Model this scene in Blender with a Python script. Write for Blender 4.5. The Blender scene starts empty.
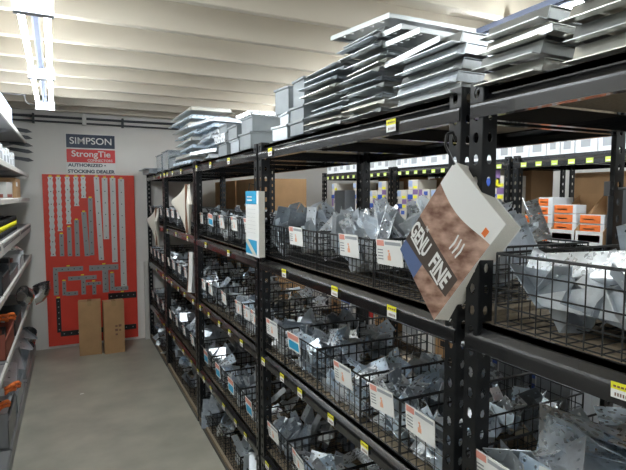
import bpy, bmesh, math, random
from mathutils import Vector, Matrix, Euler
random.seed(7)
C = bpy.context.scene.collection
S = bpy.context.scene
PI = math.pi
# ---------------------------------------------------------------- camera
F_PX = 505.0
CAM = Vector((0, 0, 1.62))
PITCH = math.atan(39 / 505.0)
YAW = math.atan(244 * math.cos(PITCH) / 505.0)
cam = bpy.data.cameras.new('camera'); camo = bpy.data.objects.new('camera', cam); C.objects.link(camo)
cam.sensor_width = 36; cam.lens = F_PX / 626 * 36; cam.clip_start = 0.02
camo.location = CAM; camo.rotation_euler = (PI / 2 - PITCH, 0, -YAW)
S.camera = camo
# ---------------------------------------------------------------- world, exposure
w = bpy.data.worlds.new('world'); S.world = w; w.use_nodes = True
bg = w.node_tree.nodes['Background']; bg.inputs[0].default_value = (0.86, 0.93, 1, 1); bg.inputs[1].default_value = 0.5
S.view_settings.view_transform = 'Standard'; S.view_settings.look = 'None'; S.view_settings.gamma = 1
S.view_settings.use_curve_mapping = False
S.view_settings.exposure = 0.42
TUBE = 36.0
# ---------------------------------------------------------------- helpers
CR = Vector((math.cos(YAW), -math.sin(YAW), 0))
CF = Vector((math.sin(YAW) * math.cos(PITCH), math.cos(YAW) * math.cos(PITCH), -math.sin(PITCH)))
CU = CR.cross(CF)
def at(x, y, ax, v):
    """point of the room seen in the photo at x,y that lies on the plane axis=v"""
    r = CF * F_PX + CR * (x - 313) - CU * (y - 235)
    return CAM + r * ((v - CAM[ax]) / r[ax])

def mat(name, col, rough=0.5, metal=0.0, emit=0, noise=0, nscale=20, bump=0, bscale=60, rvar=0, spangle=0, alpha=None, trans=0, coat=0, stretch=None, col2=None):
    m = bpy.data.materials.new(name); m.use_nodes = True
    nt = m.node_tree; b = nt.nodes['Principled BSDF']
    b.inputs['Base Color'].default_value = (*col, 1); b.inputs['Roughness'].default_value = rough
    b.inputs['Metallic'].default_value = metal
    if coat: b.inputs['Coat Weight'].default_value = coat
    if trans: b.inputs['Transmission Weight'].default_value = trans
    if emit:
        b.inputs['Emission Color'].default_value = (*(col2 or col), 1); b.inputs['Emission Strength'].default_value = emit
    tc = nt.nodes.new('ShaderNodeTexCoord')
    src = tc.outputs['Object']
    if stretch:
        mp = nt.nodes.new('ShaderNodeMapping'); mp.inputs['Scale'].default_value = stretch
        nt.links.new(src, mp.inputs['Vector']); src = mp.outputs['Vector']
    if noise or spangle:
        if spangle:
            n = nt.nodes.new('ShaderNodeTexVoronoi'); out = n.outputs['Color']
            bw = nt.nodes.new('ShaderNodeRGBToBW'); nt.links.new(out, bw.inputs[0]); out = bw.outputs[0]
        else:
            n = nt.nodes.new('ShaderNodeTexNoise'); n.inputs['Detail'].default_value = 6; out = n.outputs['Fac']
        n.inputs['Scale'].default_value = nscale
        nt.links.new(src, n.inputs['Vector'])
        a = spangle or noise
        mr = nt.nodes.new('ShaderNodeMapRange')
        lo, hi = (0.2, 0.8) if spangle else (0.3, 0.7)
        mr.inputs['From Min'].default_value = lo; mr.inputs['From Max'].default_value = hi
        nt.links.new(out, mr.inputs['Value'])
        mx = nt.nodes.new('ShaderNodeMix'); mx.data_type = 'RGBA'
        c2 = col2 if (col2 and not emit) else tuple(c * (1 - a) for c in col)
        mx.inputs['A'].default_value = (*c2, 1)
        mx.inputs['B'].default_value = (*[min(1, c * (1 + a * .35)) for c in col], 1) if not col2 else (*col, 1)
        nt.links.new(mr.outputs[0], mx.inputs['Factor']); nt.links.new(mx.outputs['Result'], b.inputs['Base Color'])
        if rvar:
            m2 = nt.nodes.new('ShaderNodeMapRange')
            m2.inputs['From Min'].default_value = lo; m2.inputs['From Max'].default_value = hi
            m2.inputs['To Min'].default_value = rough - rvar; m2.inputs['To Max'].default_value = rough + rvar
            nt.links.new(out, m2.inputs['Value']); nt.links.new(m2.outputs[0], b.inputs['Roughness'])
    if bump:
        n = nt.nodes.new('ShaderNodeTexNoise'); n.inputs['Scale'].default_value = bscale; n.inputs['Detail'].default_value = 4
        nt.links.new(src, n.inputs['Vector'])
        bp = nt.nodes.new('ShaderNodeBump'); bp.inputs['Strength'].default_value = bump; bp.inputs['Distance'].default_value = 0.01
        nt.links.new(n.outputs['Fac'], bp.inputs['Height']); nt.links.new(bp.outputs[0], b.inputs['Normal'])
    return m

M = {
 'concrete': mat('polished concrete', (0.42, 0.405, 0.335), 0.38, noise=.30, nscale=3.0, bump=.05, bscale=14, rvar=.08),
 'ceiling': mat('painted ceiling', (0.50, 0.455, 0.375), 0.8, noise=.05, nscale=2),
 'wall': mat('painted wall', (0.78, 0.76, 0.72), 0.85, noise=.05, nscale=3, bump=.06),
 'black': mat('black enamel', (0.008, 0.009, 0.010), 0.32, noise=.2, nscale=40),
 'beam': mat('black beam enamel', (0.010, 0.010, 0.011), 0.24, coat=.5),
 'wire': mat('black wire', (0.014, 0.015, 0.016), 0.35, metal=.2),
 'particle': mat('particle board', (0.30, 0.24, 0.165), 0.85, noise=.3, nscale=120),
 'galv': mat('galvanised steel', (0.74, 0.79, 0.84), 0.34, metal=.66, spangle=.07, nscale=130, rvar=.05, bump=.02, bscale=20),
 'galv2': mat('bright zinc steel', (0.90, 0.93, 0.96), 0.30, metal=.70, spangle=.05, nscale=110, rvar=.04, bump=.02, bscale=15),
 'galv3': mat('dull zinc steel', (0.60, 0.65, 0.69), 0.40, metal=.66, spangle=.08, nscale=90, rvar=.06, bump=.02, bscale=20),
 'galv4': mat('dark zinc steel', (0.34, 0.38, 0.42), 0.40, metal=.7, spangle=.15, nscale=90, rvar=.06),
 'blued': mat('blue tinted zinc', (0.68, 0.79, 0.90), 0.32, metal=.65, spangle=.06, nscale=100, rvar=.05),
 'flash': mat('flashing steel', (0.56, 0.58, 0.57), 0.33, metal=.85, spangle=.12, nscale=160, rvar=.05),
 'greyblue': mat('grey blue coated steel', (0.24, 0.27, 0.285), 0.5, metal=.1, noise=.1, nscale=20),
 'white': mat('white card', (0.80, 0.80, 0.78), 0.6), 'paper': mat('page edges', (0.80, 0.77, 0.69), 0.8, noise=.15, nscale=300, stretch=(1, 1, 6)),
 'cream': mat('cream paper', (0.62, 0.58, 0.50), 0.75),
 'yellow': mat('yellow label', (0.85, 0.80, 0.03), 0.55), 'lime': mat('lime label', (0.60, 0.75, 0.12), 0.55),
 'red': mat('red board paint', (0.72, 0.055, 0.03), 0.45, noise=.08, nscale=6), 'signred': mat('sign red', (0.70, 0.05, 0.05), 0.45),
 'navy': mat('sign navy', (0.02, 0.035, 0.07), 0.4), 'ink': mat('black ink', (0.02, 0.02, 0.022), 0.6),
 'orange': mat('orange print', (0.85, 0.20, 0.04), 0.55), 'palered': mat('pale red print', (0.72, 0.30, 0.24), 0.6), 'peach': mat('peach print', (0.82, 0.42, 0.26), 0.6), 'tanbox': mat('corrugated cardboard', (0.46, 0.275, 0.135), 0.85, noise=.12, nscale=9),
 'tape': mat('packing tape', (0.42, 0.27, 0.14), 0.25), 'boxwhite': mat('white carton', (0.74, 0.76, 0.78), 0.6),
 'blue': mat('blue print', (0.04, 0.10, 0.42), 0.5), 'cyan': mat('cyan print', (0.03, 0.36, 0.62), 0.5), 'purple': mat('purple print', (0.22, 0.13, 0.30), 0.5),
 'greybox': mat('grey carton', (0.34, 0.36, 0.38), 0.6), 'lblue': mat('pale blue carton', (0.35, 0.45, 0.66), 0.55),
 'osb': mat('strand board print', (0.58, 0.38, 0.29), 0.45, noise=.5, nscale=30, col2=(0.15, 0.065, 0.04), stretch=(1, 1, 1.6)),
 'banner': mat('brown grey print', (0.075, 0.055, 0.045), 0.4), 'bluecover': mat('denim blue print', (0.10, 0.15, 0.30), 0.5),
 'housing': mat('fixture housing', (0.05, 0.06, 0.09), 0.5), 'shelfgrey': mat('grey enamel', (0.27, 0.275, 0.28), 0.4, metal=.3), 'shelfwhite': mat('off white enamel', (0.58, 0.57, 0.53), 0.45),
 'darkgrey': mat('dark grey plastic', (0.05, 0.055, 0.06), 0.45), 'strapm': mat('dull strap steel', (0.60, 0.60, 0.59), 0.5, metal=.35),
 'strapd': mat('dark strap steel', (0.30, 0.31, 0.31), 0.5, metal=.4),
 'stackm': mat('rolled steel', (0.44, 0.46, 0.46), 0.36, metal=.85, noise=.12, nscale=8, stretch=(1, .15, 3)),
 'stackb': mat('pale rolled steel', (0.78, 0.77, 0.71), 0.30, metal=.85, noise=.10, nscale=8, stretch=(1, .15, 3)),
 'duct': mat('duct steel', (0.72, 0.72, 0.74), 0.18, metal=1, bump=.1, bscale=12),
 'tube': mat('fluorescent tube', (0.9, 0.95, 1), 0.4, emit=TUBE, col2=(0.90, 0.96, 1.0)),
 'fixture': mat('white fixture enamel', (0.45, 0.48, 0.54), 0.4), 'clear': mat('clear plastic', (0.75, 0.80, 0.84), 0.12, trans=.75),
 'brown': mat('brown print', (0.20, 0.10, 0.06), 0.6), 'copper': mat('rust red', (0.30, 0.08, 0.05), 0.5),
}

class MB:
    def __init__(s): s.v = []; s.f = []; s.m = []
    def add(s, vs, fs, mi=0):
        o = len(s.v); s.v += [tuple(v) for v in vs]; s.f += [tuple(i + o for i in f) for f in fs]; s.m += [mi] * len(fs); return s
    def box(s, x0, x1, y0, y1, z0, z1, mi=0, mx=None):
        vs = [Vector((x, y, z)) for x in (x0, x1) for y in (y0, y1) for z in (z0, z1)]
        if mx: vs = [mx @ v for v in vs]
        return s.add(vs, [(0, 1, 3, 2), (4, 6, 7, 5), (0, 4, 5, 1), (2, 3, 7, 6), (0, 2, 6, 4), (1, 5, 7, 3)], mi)
    def bar(s, a, b, r, n=4, mi=0, r2=None, cap=True):
        a, b = Vector(a), Vector(b); d = (b - a).normalized(); r2 = r if r2 is None else r2
        u = d.orthogonal().normalized(); w_ = d.cross(u); vs = []
        for p, q in ((a, r), (b, r2)):
            for k in range(n):
                t = 2 * PI * (k + .5) / n; vs.append(p + (u * math.cos(t) + w_ * math.sin(t)) * q)
        fs = [(k, (k + 1) % n, n + (k + 1) % n, n + k) for k in range(n)]
        if cap: fs += [tuple(range(n))[::-1], tuple(range(n, 2 * n))]
        return s.add(vs, fs, mi)
    def tube(s, pts, r, n=6, mi=0):
        for a, b in zip(pts, pts[1:]): s.bar(a, b, r, n, mi)
        return s
    def prism(s, pts, axis, a, b, mi=0):
        """closed 2D outline extruded along an axis (0 x, 1 y, 2 z)"""
        n = len(pts)
        def P(p, t):
            return {0: (t, p[0], p[1]), 1: (p[0], t, p[1]), 2: (p[0], p[1], t)}[axis]
        vs = [P(p, a) for p in pts] + [P(p, b) for p in pts]
        return s.add(vs, [tuple(range(n))[::-1], tuple(range(n, 2 * n))] + [(k, (k + 1) % n, n + (k + 1) % n, n + k) for k in range(n)], mi)
    def lathe(s, prof, n=20, cx=0, cy=0, mi=0, mx=None):
        vs = []
        for r, z in prof:
            for k in range(n):
                t = 2 * PI * k / n; v = Vector((cx + r * math.cos(t), cy + r * math.sin(t), z)); vs.append(mx @ v if mx else v)
        fs = [(i * n + k, i * n + (k + 1) % n, (i + 1) * n + (k + 1) % n, (i + 1) * n + k) for i in range(len(prof) - 1) for k in range(n)]
        fs += [tuple(range(n))[::-1], tuple(range((len(prof) - 1) * n, len(prof) * n))]
        return s.add(vs, fs, mi)
    def sheet(s, mx, w_, h_, nx, ny, hole, t, mi=0, skip=(), hole_h=None):
        """sheet of metal w*h in local xy, pierced by nx*ny real holes, thickness t"""
        cw, ch = w_ / nx, h_ / ny; hh = hole_h or hole
        def loop(cx, cy, z, a, b): return [(cx + a * q[0], cy + b * q[1], z) for q in ((1, 0), (1, 1), (0, 1), (-1, 1), (-1, 0), (-1, -1), (0, -1), (1, -1))]
        for i in range(nx):
            for j in range(ny):
                cx, cy = -w_ / 2 + cw * (i + .5), -h_ / 2 + ch * (j + .5)
                if (i, j) in skip or hole <= 0:
                    s.box(cx - cw / 2, cx + cw / 2, cy - ch / 2, cy + ch / 2, -t / 2, t / 2, mi, mx); continue
                vs = []
                for z in (-t / 2, t / 2):
                    vs += loop(cx, cy, z, cw / 2, ch / 2)
                    vs += [(cx + hole * math.cos(k * PI / 4), cy + hh * math.sin(k * PI / 4), z) for k in range(8)]
                fs = []
                for k in range(8):
                    l = (k + 1) % 8
                    fs += [(k, 8 + k, 8 + l, l), (16 + k, 16 + l, 24 + l, 24 + k), (8 + k, 24 + k, 24 + l, 8 + l), (k, l, 16 + l, 16 + k)]
                s.add([mx @ Vector(v) for v in vs], fs, mi)
        return s
    def mesh(s, name, mats):
        me = bpy.data.meshes.new(name); me.from_pydata(s.v, [], s.f)
        for m in mats: me.materials.append(M[m] if isinstance(m, str) else m)
        for p, i in zip(me.polygons, s.m): p.material_index = i
        me.validate(); me.update(); return me
    def build(s, name, mats, parent=None, loc=None, smooth=False):
        if isinstance(mats, str): mats = [mats]
        me = s.mesh(name, mats)
        if smooth:
            me.shade_smooth()
            try: me.set_sharp_from_angle(angle=math.radians(40))
            except Exception: pass
        return link(name, me, parent, loc)
def link(name, me, parent=None, loc=None, rot=None):
    o = bpy.data.objects.new(name, me); C.objects.link(o)
    if parent: o.parent = parent
    if loc is not None: o.location = loc
    if rot is not None: o.rotation_euler = rot
    return o
def tag(o, label, cat, group=None, kind=None):
    o['label'] = label; o['category'] = cat
    if group: o['group'] = group
    if kind: o['kind'] = kind
    return o
def empty(name, loc, label, cat, group=None, rz=0):
    o = link(name, None, None, loc, (0, 0, rz)); return tag(o, label, cat, group)
def struct(name, mb, mats, smooth=False):
    o = mb.build(name, mats, smooth=smooth); o['kind'] = 'structure'; return o
def text_mesh(body, size, bold=0.0, ext=0.0015, shear=0, space=1.0, align='CENTER', width=None):
    cu = bpy.data.curves.new('lettering', 'FONT'); cu.body = body; cu.size = size; cu.offset = bold; cu.extrude = ext
    cu.align_x = align; cu.align_y = 'CENTER'; cu.space_character = space; cu.shear = shear
    o = bpy.data.objects.new('lettering', cu); C.objects.link(o)
    bpy.context.view_layer.update()
    me = bpy.data.meshes.new_from_object(o.evaluated_get(bpy.context.evaluated_depsgraph_get()))
    C.objects.unlink(o); bpy.data.objects.remove(o)
    if width:
        xs = [v.co.x for v in me.vertices]; k = width / (max(xs) - min(xs)); c = (max(xs) + min(xs)) / 2
        for v in me.vertices: v.co.x = (v.co.x - c) * k
    return me

# ================================================================= SETTING
WY, WX, RX, CZ = 5.95, -0.86, 4.2, 2.47
b = MB(); b.box(WX - .1, RX + .1, -3.5, WY + .1, -.1, 0); struct('floor', b, ['concrete'])
b = MB(); b.box(WX - .1, RX + .1, WY, WY + .1, 0, 2.9); struct('wall_back', b, ['wall'])
b = MB(); b.box(WX - .1, WX, -3.5, WY, 0, 2.9); struct('wall_left', b, ['wall'])
b = MB(); b.box(RX, RX + .1, -3.5, WY, 0, 2.9); struct('wall_right', b, ['wall'])
# ceiling: deck carried by closely spaced joists running across the aisle
b = MB(); b.box(WX, RX, -3.5, WY, CZ + .16, CZ + .2)
ys = [5.75, 5.33, 4.91, 4.49]
y = 4.06
while y > -3.4: ys.append(y); y -= 0.44
for y in ys:
    b.prism([(y - .0, CZ + .16), (y - .012, CZ + .004), (y - .008, CZ), (y + .028, CZ), (y + .032, CZ + .004), (y + .032, CZ + .16)], 0, WX, RX)
struct('ceiling', b, ['ceiling'])
# white edge board standing at the wall between sign board and rack
b = MB(); b.box(.735, .775, WY - .06, WY - .01, 0, .88); b.box(.73, .78, WY - .065, WY - .005, 0, .02)
struct('trim_1', b, ['shelfwhite'])
# pipes at the joint of wall and ceiling
b = MB()
for z, yy, r in ((2.43, WY - .05, .013), (2.385, WY - .04, .010)):
    b.bar((WX + .01, yy, z), (RX - .1, yy, z + (.0 if r > .011 else -.02)), r, 8)
for x in (-.3, .55, 1.5, 2.5): b.box(x - .01, x + .01, WY - .07, WY - .002, 2.36, 2.455)
tag(b.build('conduit', ['darkgrey'], smooth=True), 'dark electrical conduits running along the top of the back wall', 'pipe')
b = MB(); pts = [(.17 + .09 * math.cos(t / 6 * PI), WY - .06, 2.33 + .1 * math.sin(t / 6 * PI)) for t in range(7)]
x0 = at(100, 108, 1, WY - .1); b.box(.15, .19, WY - .1, WY - .03, 2.36, 2.47)
tag(b.build('pipe_hanger', ['shelfwhite']), 'small pale pipe hanger block under the last ceiling joist', 'bracket')

# ---- fluorescent fixtures
def fixture(x, y0, y1, z, label, nt=2, wid=.06, sp=.10, group=None, joint=0.03):
    t = empty('ceiling_light', (x, (y0 + y1) / 2, z), label, 'ceiling light', group)
    L = (y1 - y0) / 2; h = wid / 2
    MB().prism([(-h * .5, .03), (-h * .3, .045), (h * .3, .045), (h * .5, .03), (h * .5, .034), (h * .3, .05), (-h * .3, .05), (-h * .5, .034)], 1, -L, L).build('reflector', 'housing', t)
    MB().box(-h * .4, h * .4, -L, L, .05, CZ - z - .001).build('housing', 'housing', t)
    for k in range(nt):
        xx = (k - (nt - 1) / 2) * sp
        MB().bar((xx, -L + joint, .0), (xx, L - joint, .0), .0135, 10).build('lamp_tube', 'tube', t, smooth=True)
    for sy in (-1, 1):
        MB().box(-sp * (nt - 1) / 2 - .025, sp * (nt - 1) / 2 + .025, sy * L - .012, sy * L + .012, -.02, .05).build('lamp_holder', 'fixture', t)
    return t
def aisle_x(y): return -.095 - .021 * (y - 2.0)
for y0, lab, gr in ((3.62, 'white twin tube ceiling light at the end of the aisle above the wall sign', 'aisle lights'), (2.36, 'white twin tube ceiling light joined to the end light over the aisle', 'aisle lights'),
                    (1.10, 'white twin tube ceiling light overhead before the joined aisle lights', 'aisle lights'), (-1.4, 'white twin tube fill light added unseen behind the camera over the aisle', 'aisle lights')):  # last one is out of view, added as fill from behind the camera
    fixture(aisle_x(y0 + .62), y0, y0 + 1.24, 2.36, lab, group=gr, sp=.095).rotation_euler = (0, 0, .021)
fixture(1.93, .95, 2.18, 2.39, 'white twin tube ceiling light over the aisle beyond the black racks', group='far aisle lights', nt=2, wid=.16, sp=.12)
fixture(1.93, -.35, .88, 2.39, 'white twin tube ceiling light above the stacked long channels', group='far aisle lights', nt=2, wid=.16, sp=.12)
fixture(1.93, 2.3, 3.53, 2.39, 'white twin tube ceiling light beyond the coated box column', group='far aisle lights', nt=2, wid=.16, sp=.12)
fixture(1.93, 3.7, 4.94, 2.39, 'white twin tube ceiling light hidden beyond the tray stacks', group='far aisle lights', nt=2, wid=.16, sp=.12)
fixture(1.1, -1.9, -.67, 2.36, 'white twin tube fill light added unseen behind the camera over the near racks', group='added fill lights behind the camera', sp=.085)  # unseen lamp added to brighten the racks from behind the camera
fixture(-.165, -3.0, -1.77, 2.36, 'white twin tube fill light added unseen far behind the camera', group='added fill lights behind the camera', sp=.085)  # another added lamp out of view, more fill for the aisle
b = MB(); c = at(32, 98, 1, 4.92)
b.tube([(c.x + .055 * math.cos(t), 4.92 + .01 * math.sin(t), c.z + .055 * math.sin(t)) for t in [k * PI / 8 for k in range(1, 17)]], .007, 6)
b.bar((c.x - .055, 4.92, c.z + .02), (c.x - .25, 4.95, c.z + .03), .007, 6)
tag(b.build('flexible_conduit', ['shelfgrey'], smooth=True), 'grey flexible conduit looping down beside the aisle light end', 'cable')

# ================================================================= RACKS
FX, BX = .787, 1.36
LV = {1: 1.815, 2: 1.315, 3: .870, 4: .392}
DECK = {1: 1.848, 2: 1.348, 3: .903, 4: .425, 5: .055}
def post_mesh(h, dark=True):
    b = MB(); n = int(h / .046)
    # flange facing the aisle (plane x=0, spans y 0..0.038) and web going back along the near edge
    b.sheet(Matrix.Translation((0, .019, h / 2)) @ Matrix.Rotation(PI / 2, 4, 'Y') @ Matrix.Rotation(PI / 2, 4, 'Z'), .038, h, 1, n, .0085, .0025, hole_h=.0125)
    b.sheet(Matrix.Translation((.019, 0, h / 2)) @ Matrix.Rotation(PI / 2, 4, 'X'), .038, h, 1, n, .007, .0025, hole_h=.011)
    return b.mesh('post', ['black'])
PM = post_mesh(1.86)
def beam(L, front=1):
    """beam along +y; outer face towards -x (front=1)"""
    b = MB(); s_ = front
    pr = [(0.012, .033), (.008, .033), (.008, .016), (.004, .012), (-.004, .004), (-.007, -.001), (-.008, -.006), (-.008, -.030), (.014, -.030), (.014, -.027), (-.004, -.027), (-.004, -.004), (.012, .014)]
    if s_ < 0: pr = [(-x, z) for x, z in pr]
    return b.prism(pr, 1, 0, L)
RACKN = {0: 'the orange-carton rack', 1: 'the wood-print catalogue rack', 2: 'the blue-topped catalogue rack',
         3: 'the curled-booklet rack', 4: 'the rack by the wall'}
LVN = {1: 'top shelf', 2: 'second shelf', 3: 'third shelf', 4: 'fourth shelf', 5: 'bottom shelf'}
BAYS = {0: (-.45, .850), 1: (.878, 2.205), 2: (2.232, 3.505), 3: (3.532, 4.800), 4: (4.828, 5.92)}
def rack(k, y0, y1, fx=FX, bx=BX, label=None, flip=False, levels=LV, decks=DECK, pm=PM):
    t = empty('shelving_rack', (fx, y0, 0), label, 'shelving rack', 'black boltless racks')
    L = y1 - y0; D = bx - fx
    for (px, py, sx, sy) in ((0, 0, 1, 1), (0, L, 1, -1), (D, 0, -1, 1), (D, L, -1, -1)):
        o = link('post', pm, t, (px, py, 0)); o.scale = (sx, sy, 1)
        if sy < 0 : o.scale = (sx, 1, 1); o.location = (px, py - .038, 0)
    for lv, z in levels.items():
        for px, s_ in ((.004, 1), (D - .004, -1)):
            o = beam(L - .006, s_).build('beam', 'beam', t, (px, .003, z))
        for yy in (.012, L - .012):
            MB().box(.02, D - .02, -.008, .008, -.03, .01).build('side_beam', 'beam', t, (0, yy, z))
        for q in (1, 2):
            MB().box(.012, D - .012, -.012, .012, -.02, .018).build('cross_brace', 'beam', t, (0, L * q / 3, z))
        MB().box(.012, D - .012, .006, L - .006, 0, .013).build('shelf_deck', 'particle', t, (0, 0, decks[lv] - .014))
    MB().box(-.004, D, .006, L - .006, .0, .028).build('kick_beam', 'black', t, (0, 0, 0.001))
    MB().box(-.002, D, .006, L - .006, 0, .024).build('shelf_deck', 'particle', t, (0, 0, .030))
    return t
rack(0, *BAYS[0], label='black boltless rack in front of the orange cartons, loaded with long channels')
rack(1, *BAYS[1], label='black boltless rack with the wood-print catalogue hung on its post')
rack(2, *BAYS[2], label='black boltless rack with the blue-topped catalogue on its post')
rack(3, *BAYS[3], label='black boltless rack between the two hanging curled booklets')
rack(4, *BAYS[4], label='black boltless rack standing against the pale back wall')

# ---- price tags on the beams
b = MB(); b.box(-.0012, 0, -.024, .024, -.019, .002, 0); b.box(-.0012, 0, -.024, .024, .002, .019, 1)
for k in range(4): b.box(-.0016, -.0011, -.02 + k * .01, -.013 + k * .01, .007, .012, 2)
for k in range(5): b.box(-.0016, -.0011, -.018 + k * .007, -.0145 + k * .007, -.014, -.006, 2)
for i_, v_ in enumerate(b.v): b.v[i_] = (v_[0], v_[1] * .88, v_[2] * .86)
TAGM = b.mesh('price_tag', ['white', 'yellow', 'brown'])
def ptag(y, lv, rk, dz=0):
    o = link('price_tag', TAGM, None, (FX - .0088, y, LV[lv] - .008 + dz), (random.uniform(-.04, .04), 0, 0))
    tag(o, f'yellow and white price label on the {LVN[lv]} edge of {RACKN[rk]}', 'price label', f'price labels on the {LVN[lv]} of {RACKN[rk]}')
def bay_of(y):
    for k, (a, c) in BAYS.items():
        if a <= y <= c: return k
    return min(BAYS, key=lambda k: min(abs(y - BAYS[k][0]), abs(y - BAYS[k][1])))
TAGS = {1: [1.136, 2.036, 2.66, 3.05, 3.42, 3.95, 4.3, 4.55, 4.70, 4.9, 5.3],
        2: [.503, 1.123, 1.451, 1.887, 2.685, 3.2, 3.75, 4.2, 4.6, 5.1, 5.5],
        3: [.65, 1.257, 1.476, 1.732, 1.914, 2.142, 2.469, 2.686, 2.9, 3.151, 3.38, 3.6, 3.9, 4.15, 4.45, 4.7, 4.9, 5.3],
        4: [1.1, 1.5, 1.8, 2.1, 2.419, 2.592, 2.828, 3.13, 3.316, 3.49, 3.7, 4.0, 4.391, 4.6, 4.9, 5.262]}
for lv, l in TAGS.items():
    for y in l: ptag(y, lv, bay_of(y))
for o in S.objects:
    if o.name.startswith('price_tag') and o.location.y < .55: o.scale = (1, .72, .78); o.location.y -= .012; o.location.z += .004

# ================================================================= BRACKETS (one mesh per kind)
T = Matrix.Translation; R_ = Matrix.Rotation
def kinds():
    K = {}
    def reg(name, mb, mats): K[name] = [mb.mesh(name, [m]) for m in mats]
    b = MB(); b.sheet(T((0, 0, 0)), .066, .10, 3, 4, .0035, .0016, skip=((1, 1), (1, 2))); reg('tie_plate', b, ['galv', 'galv2', 'blued', 'blued', 'galv3'])
    b = MB(); b.sheet(T((0, 0, 0)), .06, .06, 2, 2, .004, .0018); b.sheet(T((-.03, 0, .03)) @ R_(PI / 2, 4, 'Y'), .06, .06, 2, 2, .004, .0018)
    reg('angle_bracket', b, ['galv', 'galv2', 'galv4', 'blued'])
    # joist hanger: seat, two cheeks, two face flanges
    def hanger(w_, h, d, flare=.0):
        b = MB()
        b.box(-w_ / 2, w_ / 2, 0, d, 0, .0018)
        for s_ in (-1, 1):
            vs = [(s_ * w_ / 2, 0, 0), (s_ * w_ / 2, d, 0), (s_ * w_ / 2, d * .95, h * .25), (s_ * w_ / 2, 0, h)]
            vs2 = [(x + s_ * .0018, y, z) for x, y, z in vs]
            b.add(vs + vs2, [(0, 1, 2, 3), (7, 6, 5, 4), (0, 4, 5, 1), (1, 5, 6, 2), (2, 6, 7, 3), (3, 7, 4, 0)])
            b.sheet(T((s_ * (w_ / 2 + .0155), 0, h / 2)) @ R_(PI / 2, 4, 'X'), .03, h, 1, max(2, int(h / .03)), .003, .0018)
        return b
    reg('joist_hanger', hanger(.045, .085, .06), ['galv', 'galv3', 'galv4'])
    # large gusset hanger with pointed cheeks
    b = MB(); b.box(-.05, .05, 0, .11, 0, .002)
    for s_ in (-1, 1):
        vs = [(s_ * .05, -.01, 0), (s_ * .05, .11, 0), (s_ * .052, .12, .03), (s_ * .056, .0, .17), (s_ * .056, -.02, .16)]
        vs2 = [(x + s_ * .002, y, z) for x, y, z in vs]
        b.add(vs + vs2, [(0, 1, 2, 3, 4), (9, 8, 7, 6, 5)] + [(k, 5 + k, 5 + (k + 1) % 5, (k + 1) % 5) for k in range(5)])
    b.sheet(T((.075, -.005, .08)) @ R_(PI / 2, 4, 'X'), .044, .15, 2, 4, .0035, .002)
    b.sheet(T((-.075, -.005, .08)) @ R_(PI / 2, 4, 'X'), .044, .15, 2, 4, .0035, .002)
    reg('gusset_hanger', b, ['galv', 'galv2', 'galv'])
    # post base: shallow pan with two upstands
    b = MB(); b.sheet(T((0, 0, 0)), .09, .09, 2, 2, .006, .0025)
    for s_ in (-1, 1): b.sheet(T((s_ * .045, 0, .04)) @ R_(PI / 2, 4, 'Y'), .08, .09, 2, 2, .004, .0025)
    reg('post_base', b, ['galv', 'galv3', 'galv4'])
    # twist strap
    b = MB(); vs = []; n = 10; Ls = .16
    for k in range(n + 1):
        t = k / n; a = 0 if t < .35 else PI / 2 if t > .65 else (t - .35) / .3 * PI / 2
        for s_ in (-1, 1):
            for q in (-1, 1): vs.append((s_ * .014 * math.cos(a) - q * .0009 * math.sin(a), -Ls / 2 + Ls * t, s_ * .014 * math.sin(a) + q * .0009 * math.cos(a)))
    fs = []
    for k in range(n):
        o = k * 4; fs += [(o, o + 4, o + 6, o + 2), (o + 1, o + 3, o + 7, o + 5), (o, o + 1, o + 5, o + 4), (o + 2, o + 6, o + 7, o + 3)]
    fs += [(0, 2, 3, 1), (n * 4, n * 4 + 1, n * 4 + 3, n * 4 + 2)]; b.add(vs, fs); reg('twist_strap', b, ['galv2', 'galv3', 'galv'])
    # stud shoe: small three-sided clip
    b = MB(); b.sheet(T((0, 0, 0)), .05, .075, 2, 2, .0035, .0016); b.sheet(T((-.025, 0, .017)) @ R_(PI / 2, 4, 'Y'), .034, .075, 1, 3, .003, .0016)
    b.sheet(T((.025, 0, .017)) @ R_(PI / 2, 4, 'Y'), .034, .075, 1, 3, .003, .0016); reg('stud_shoe', b, ['galv', 'galv2', 'galv4', 'blued'])
    # rafter clip: triangular gusset
    b = MB(); b.prism([(-.04, 0), (.045, 0), (.045, .012), (-.028, .085), (-.04, .085)], 1, -.0009, .0009); b.box(-.04, .045, 0, .03, 0, .0018); b.box(-.0415, -.04, 0, .03, 0, .085)
    reg('rafter_clip', b, ['galv2', 'galv', 'galv4'])
    return K
K = kinds()
SIZE = {'tie_plate': .05, 'angle_bracket': .04, 'joist_hanger': .05, 'gusset_hanger': .09, 'post_base': .06, 'twist_strap': .07, 'stud_shoe': .042, 'rafter_clip': .05}
NICE = {'tie_plate': 'perforated flat tie plate', 'angle_bracket': 'galvanised angle bracket', 'joist_hanger': 'small galvanised joist hanger', 'gusset_hanger': 'large pointed galvanised hanger',
        'post_base': 'square galvanised post base', 'twist_strap': 'twisted galvanised strap', 'stud_shoe': 'three-sided galvanised stud shoe', 'rafter_clip': 'triangular galvanised rafter clip'}
PLUR = {'tie_plate': 'tie plates', 'angle_bracket': 'angle brackets', 'joist_hanger': 'joist hangers', 'gusset_hanger': 'pointed hangers', 'post_base': 'post bases', 'twist_strap': 'twisted straps', 'stud_shoe': 'stud shoes', 'rafter_clip': 'rafter clips'}
count = {}
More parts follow.
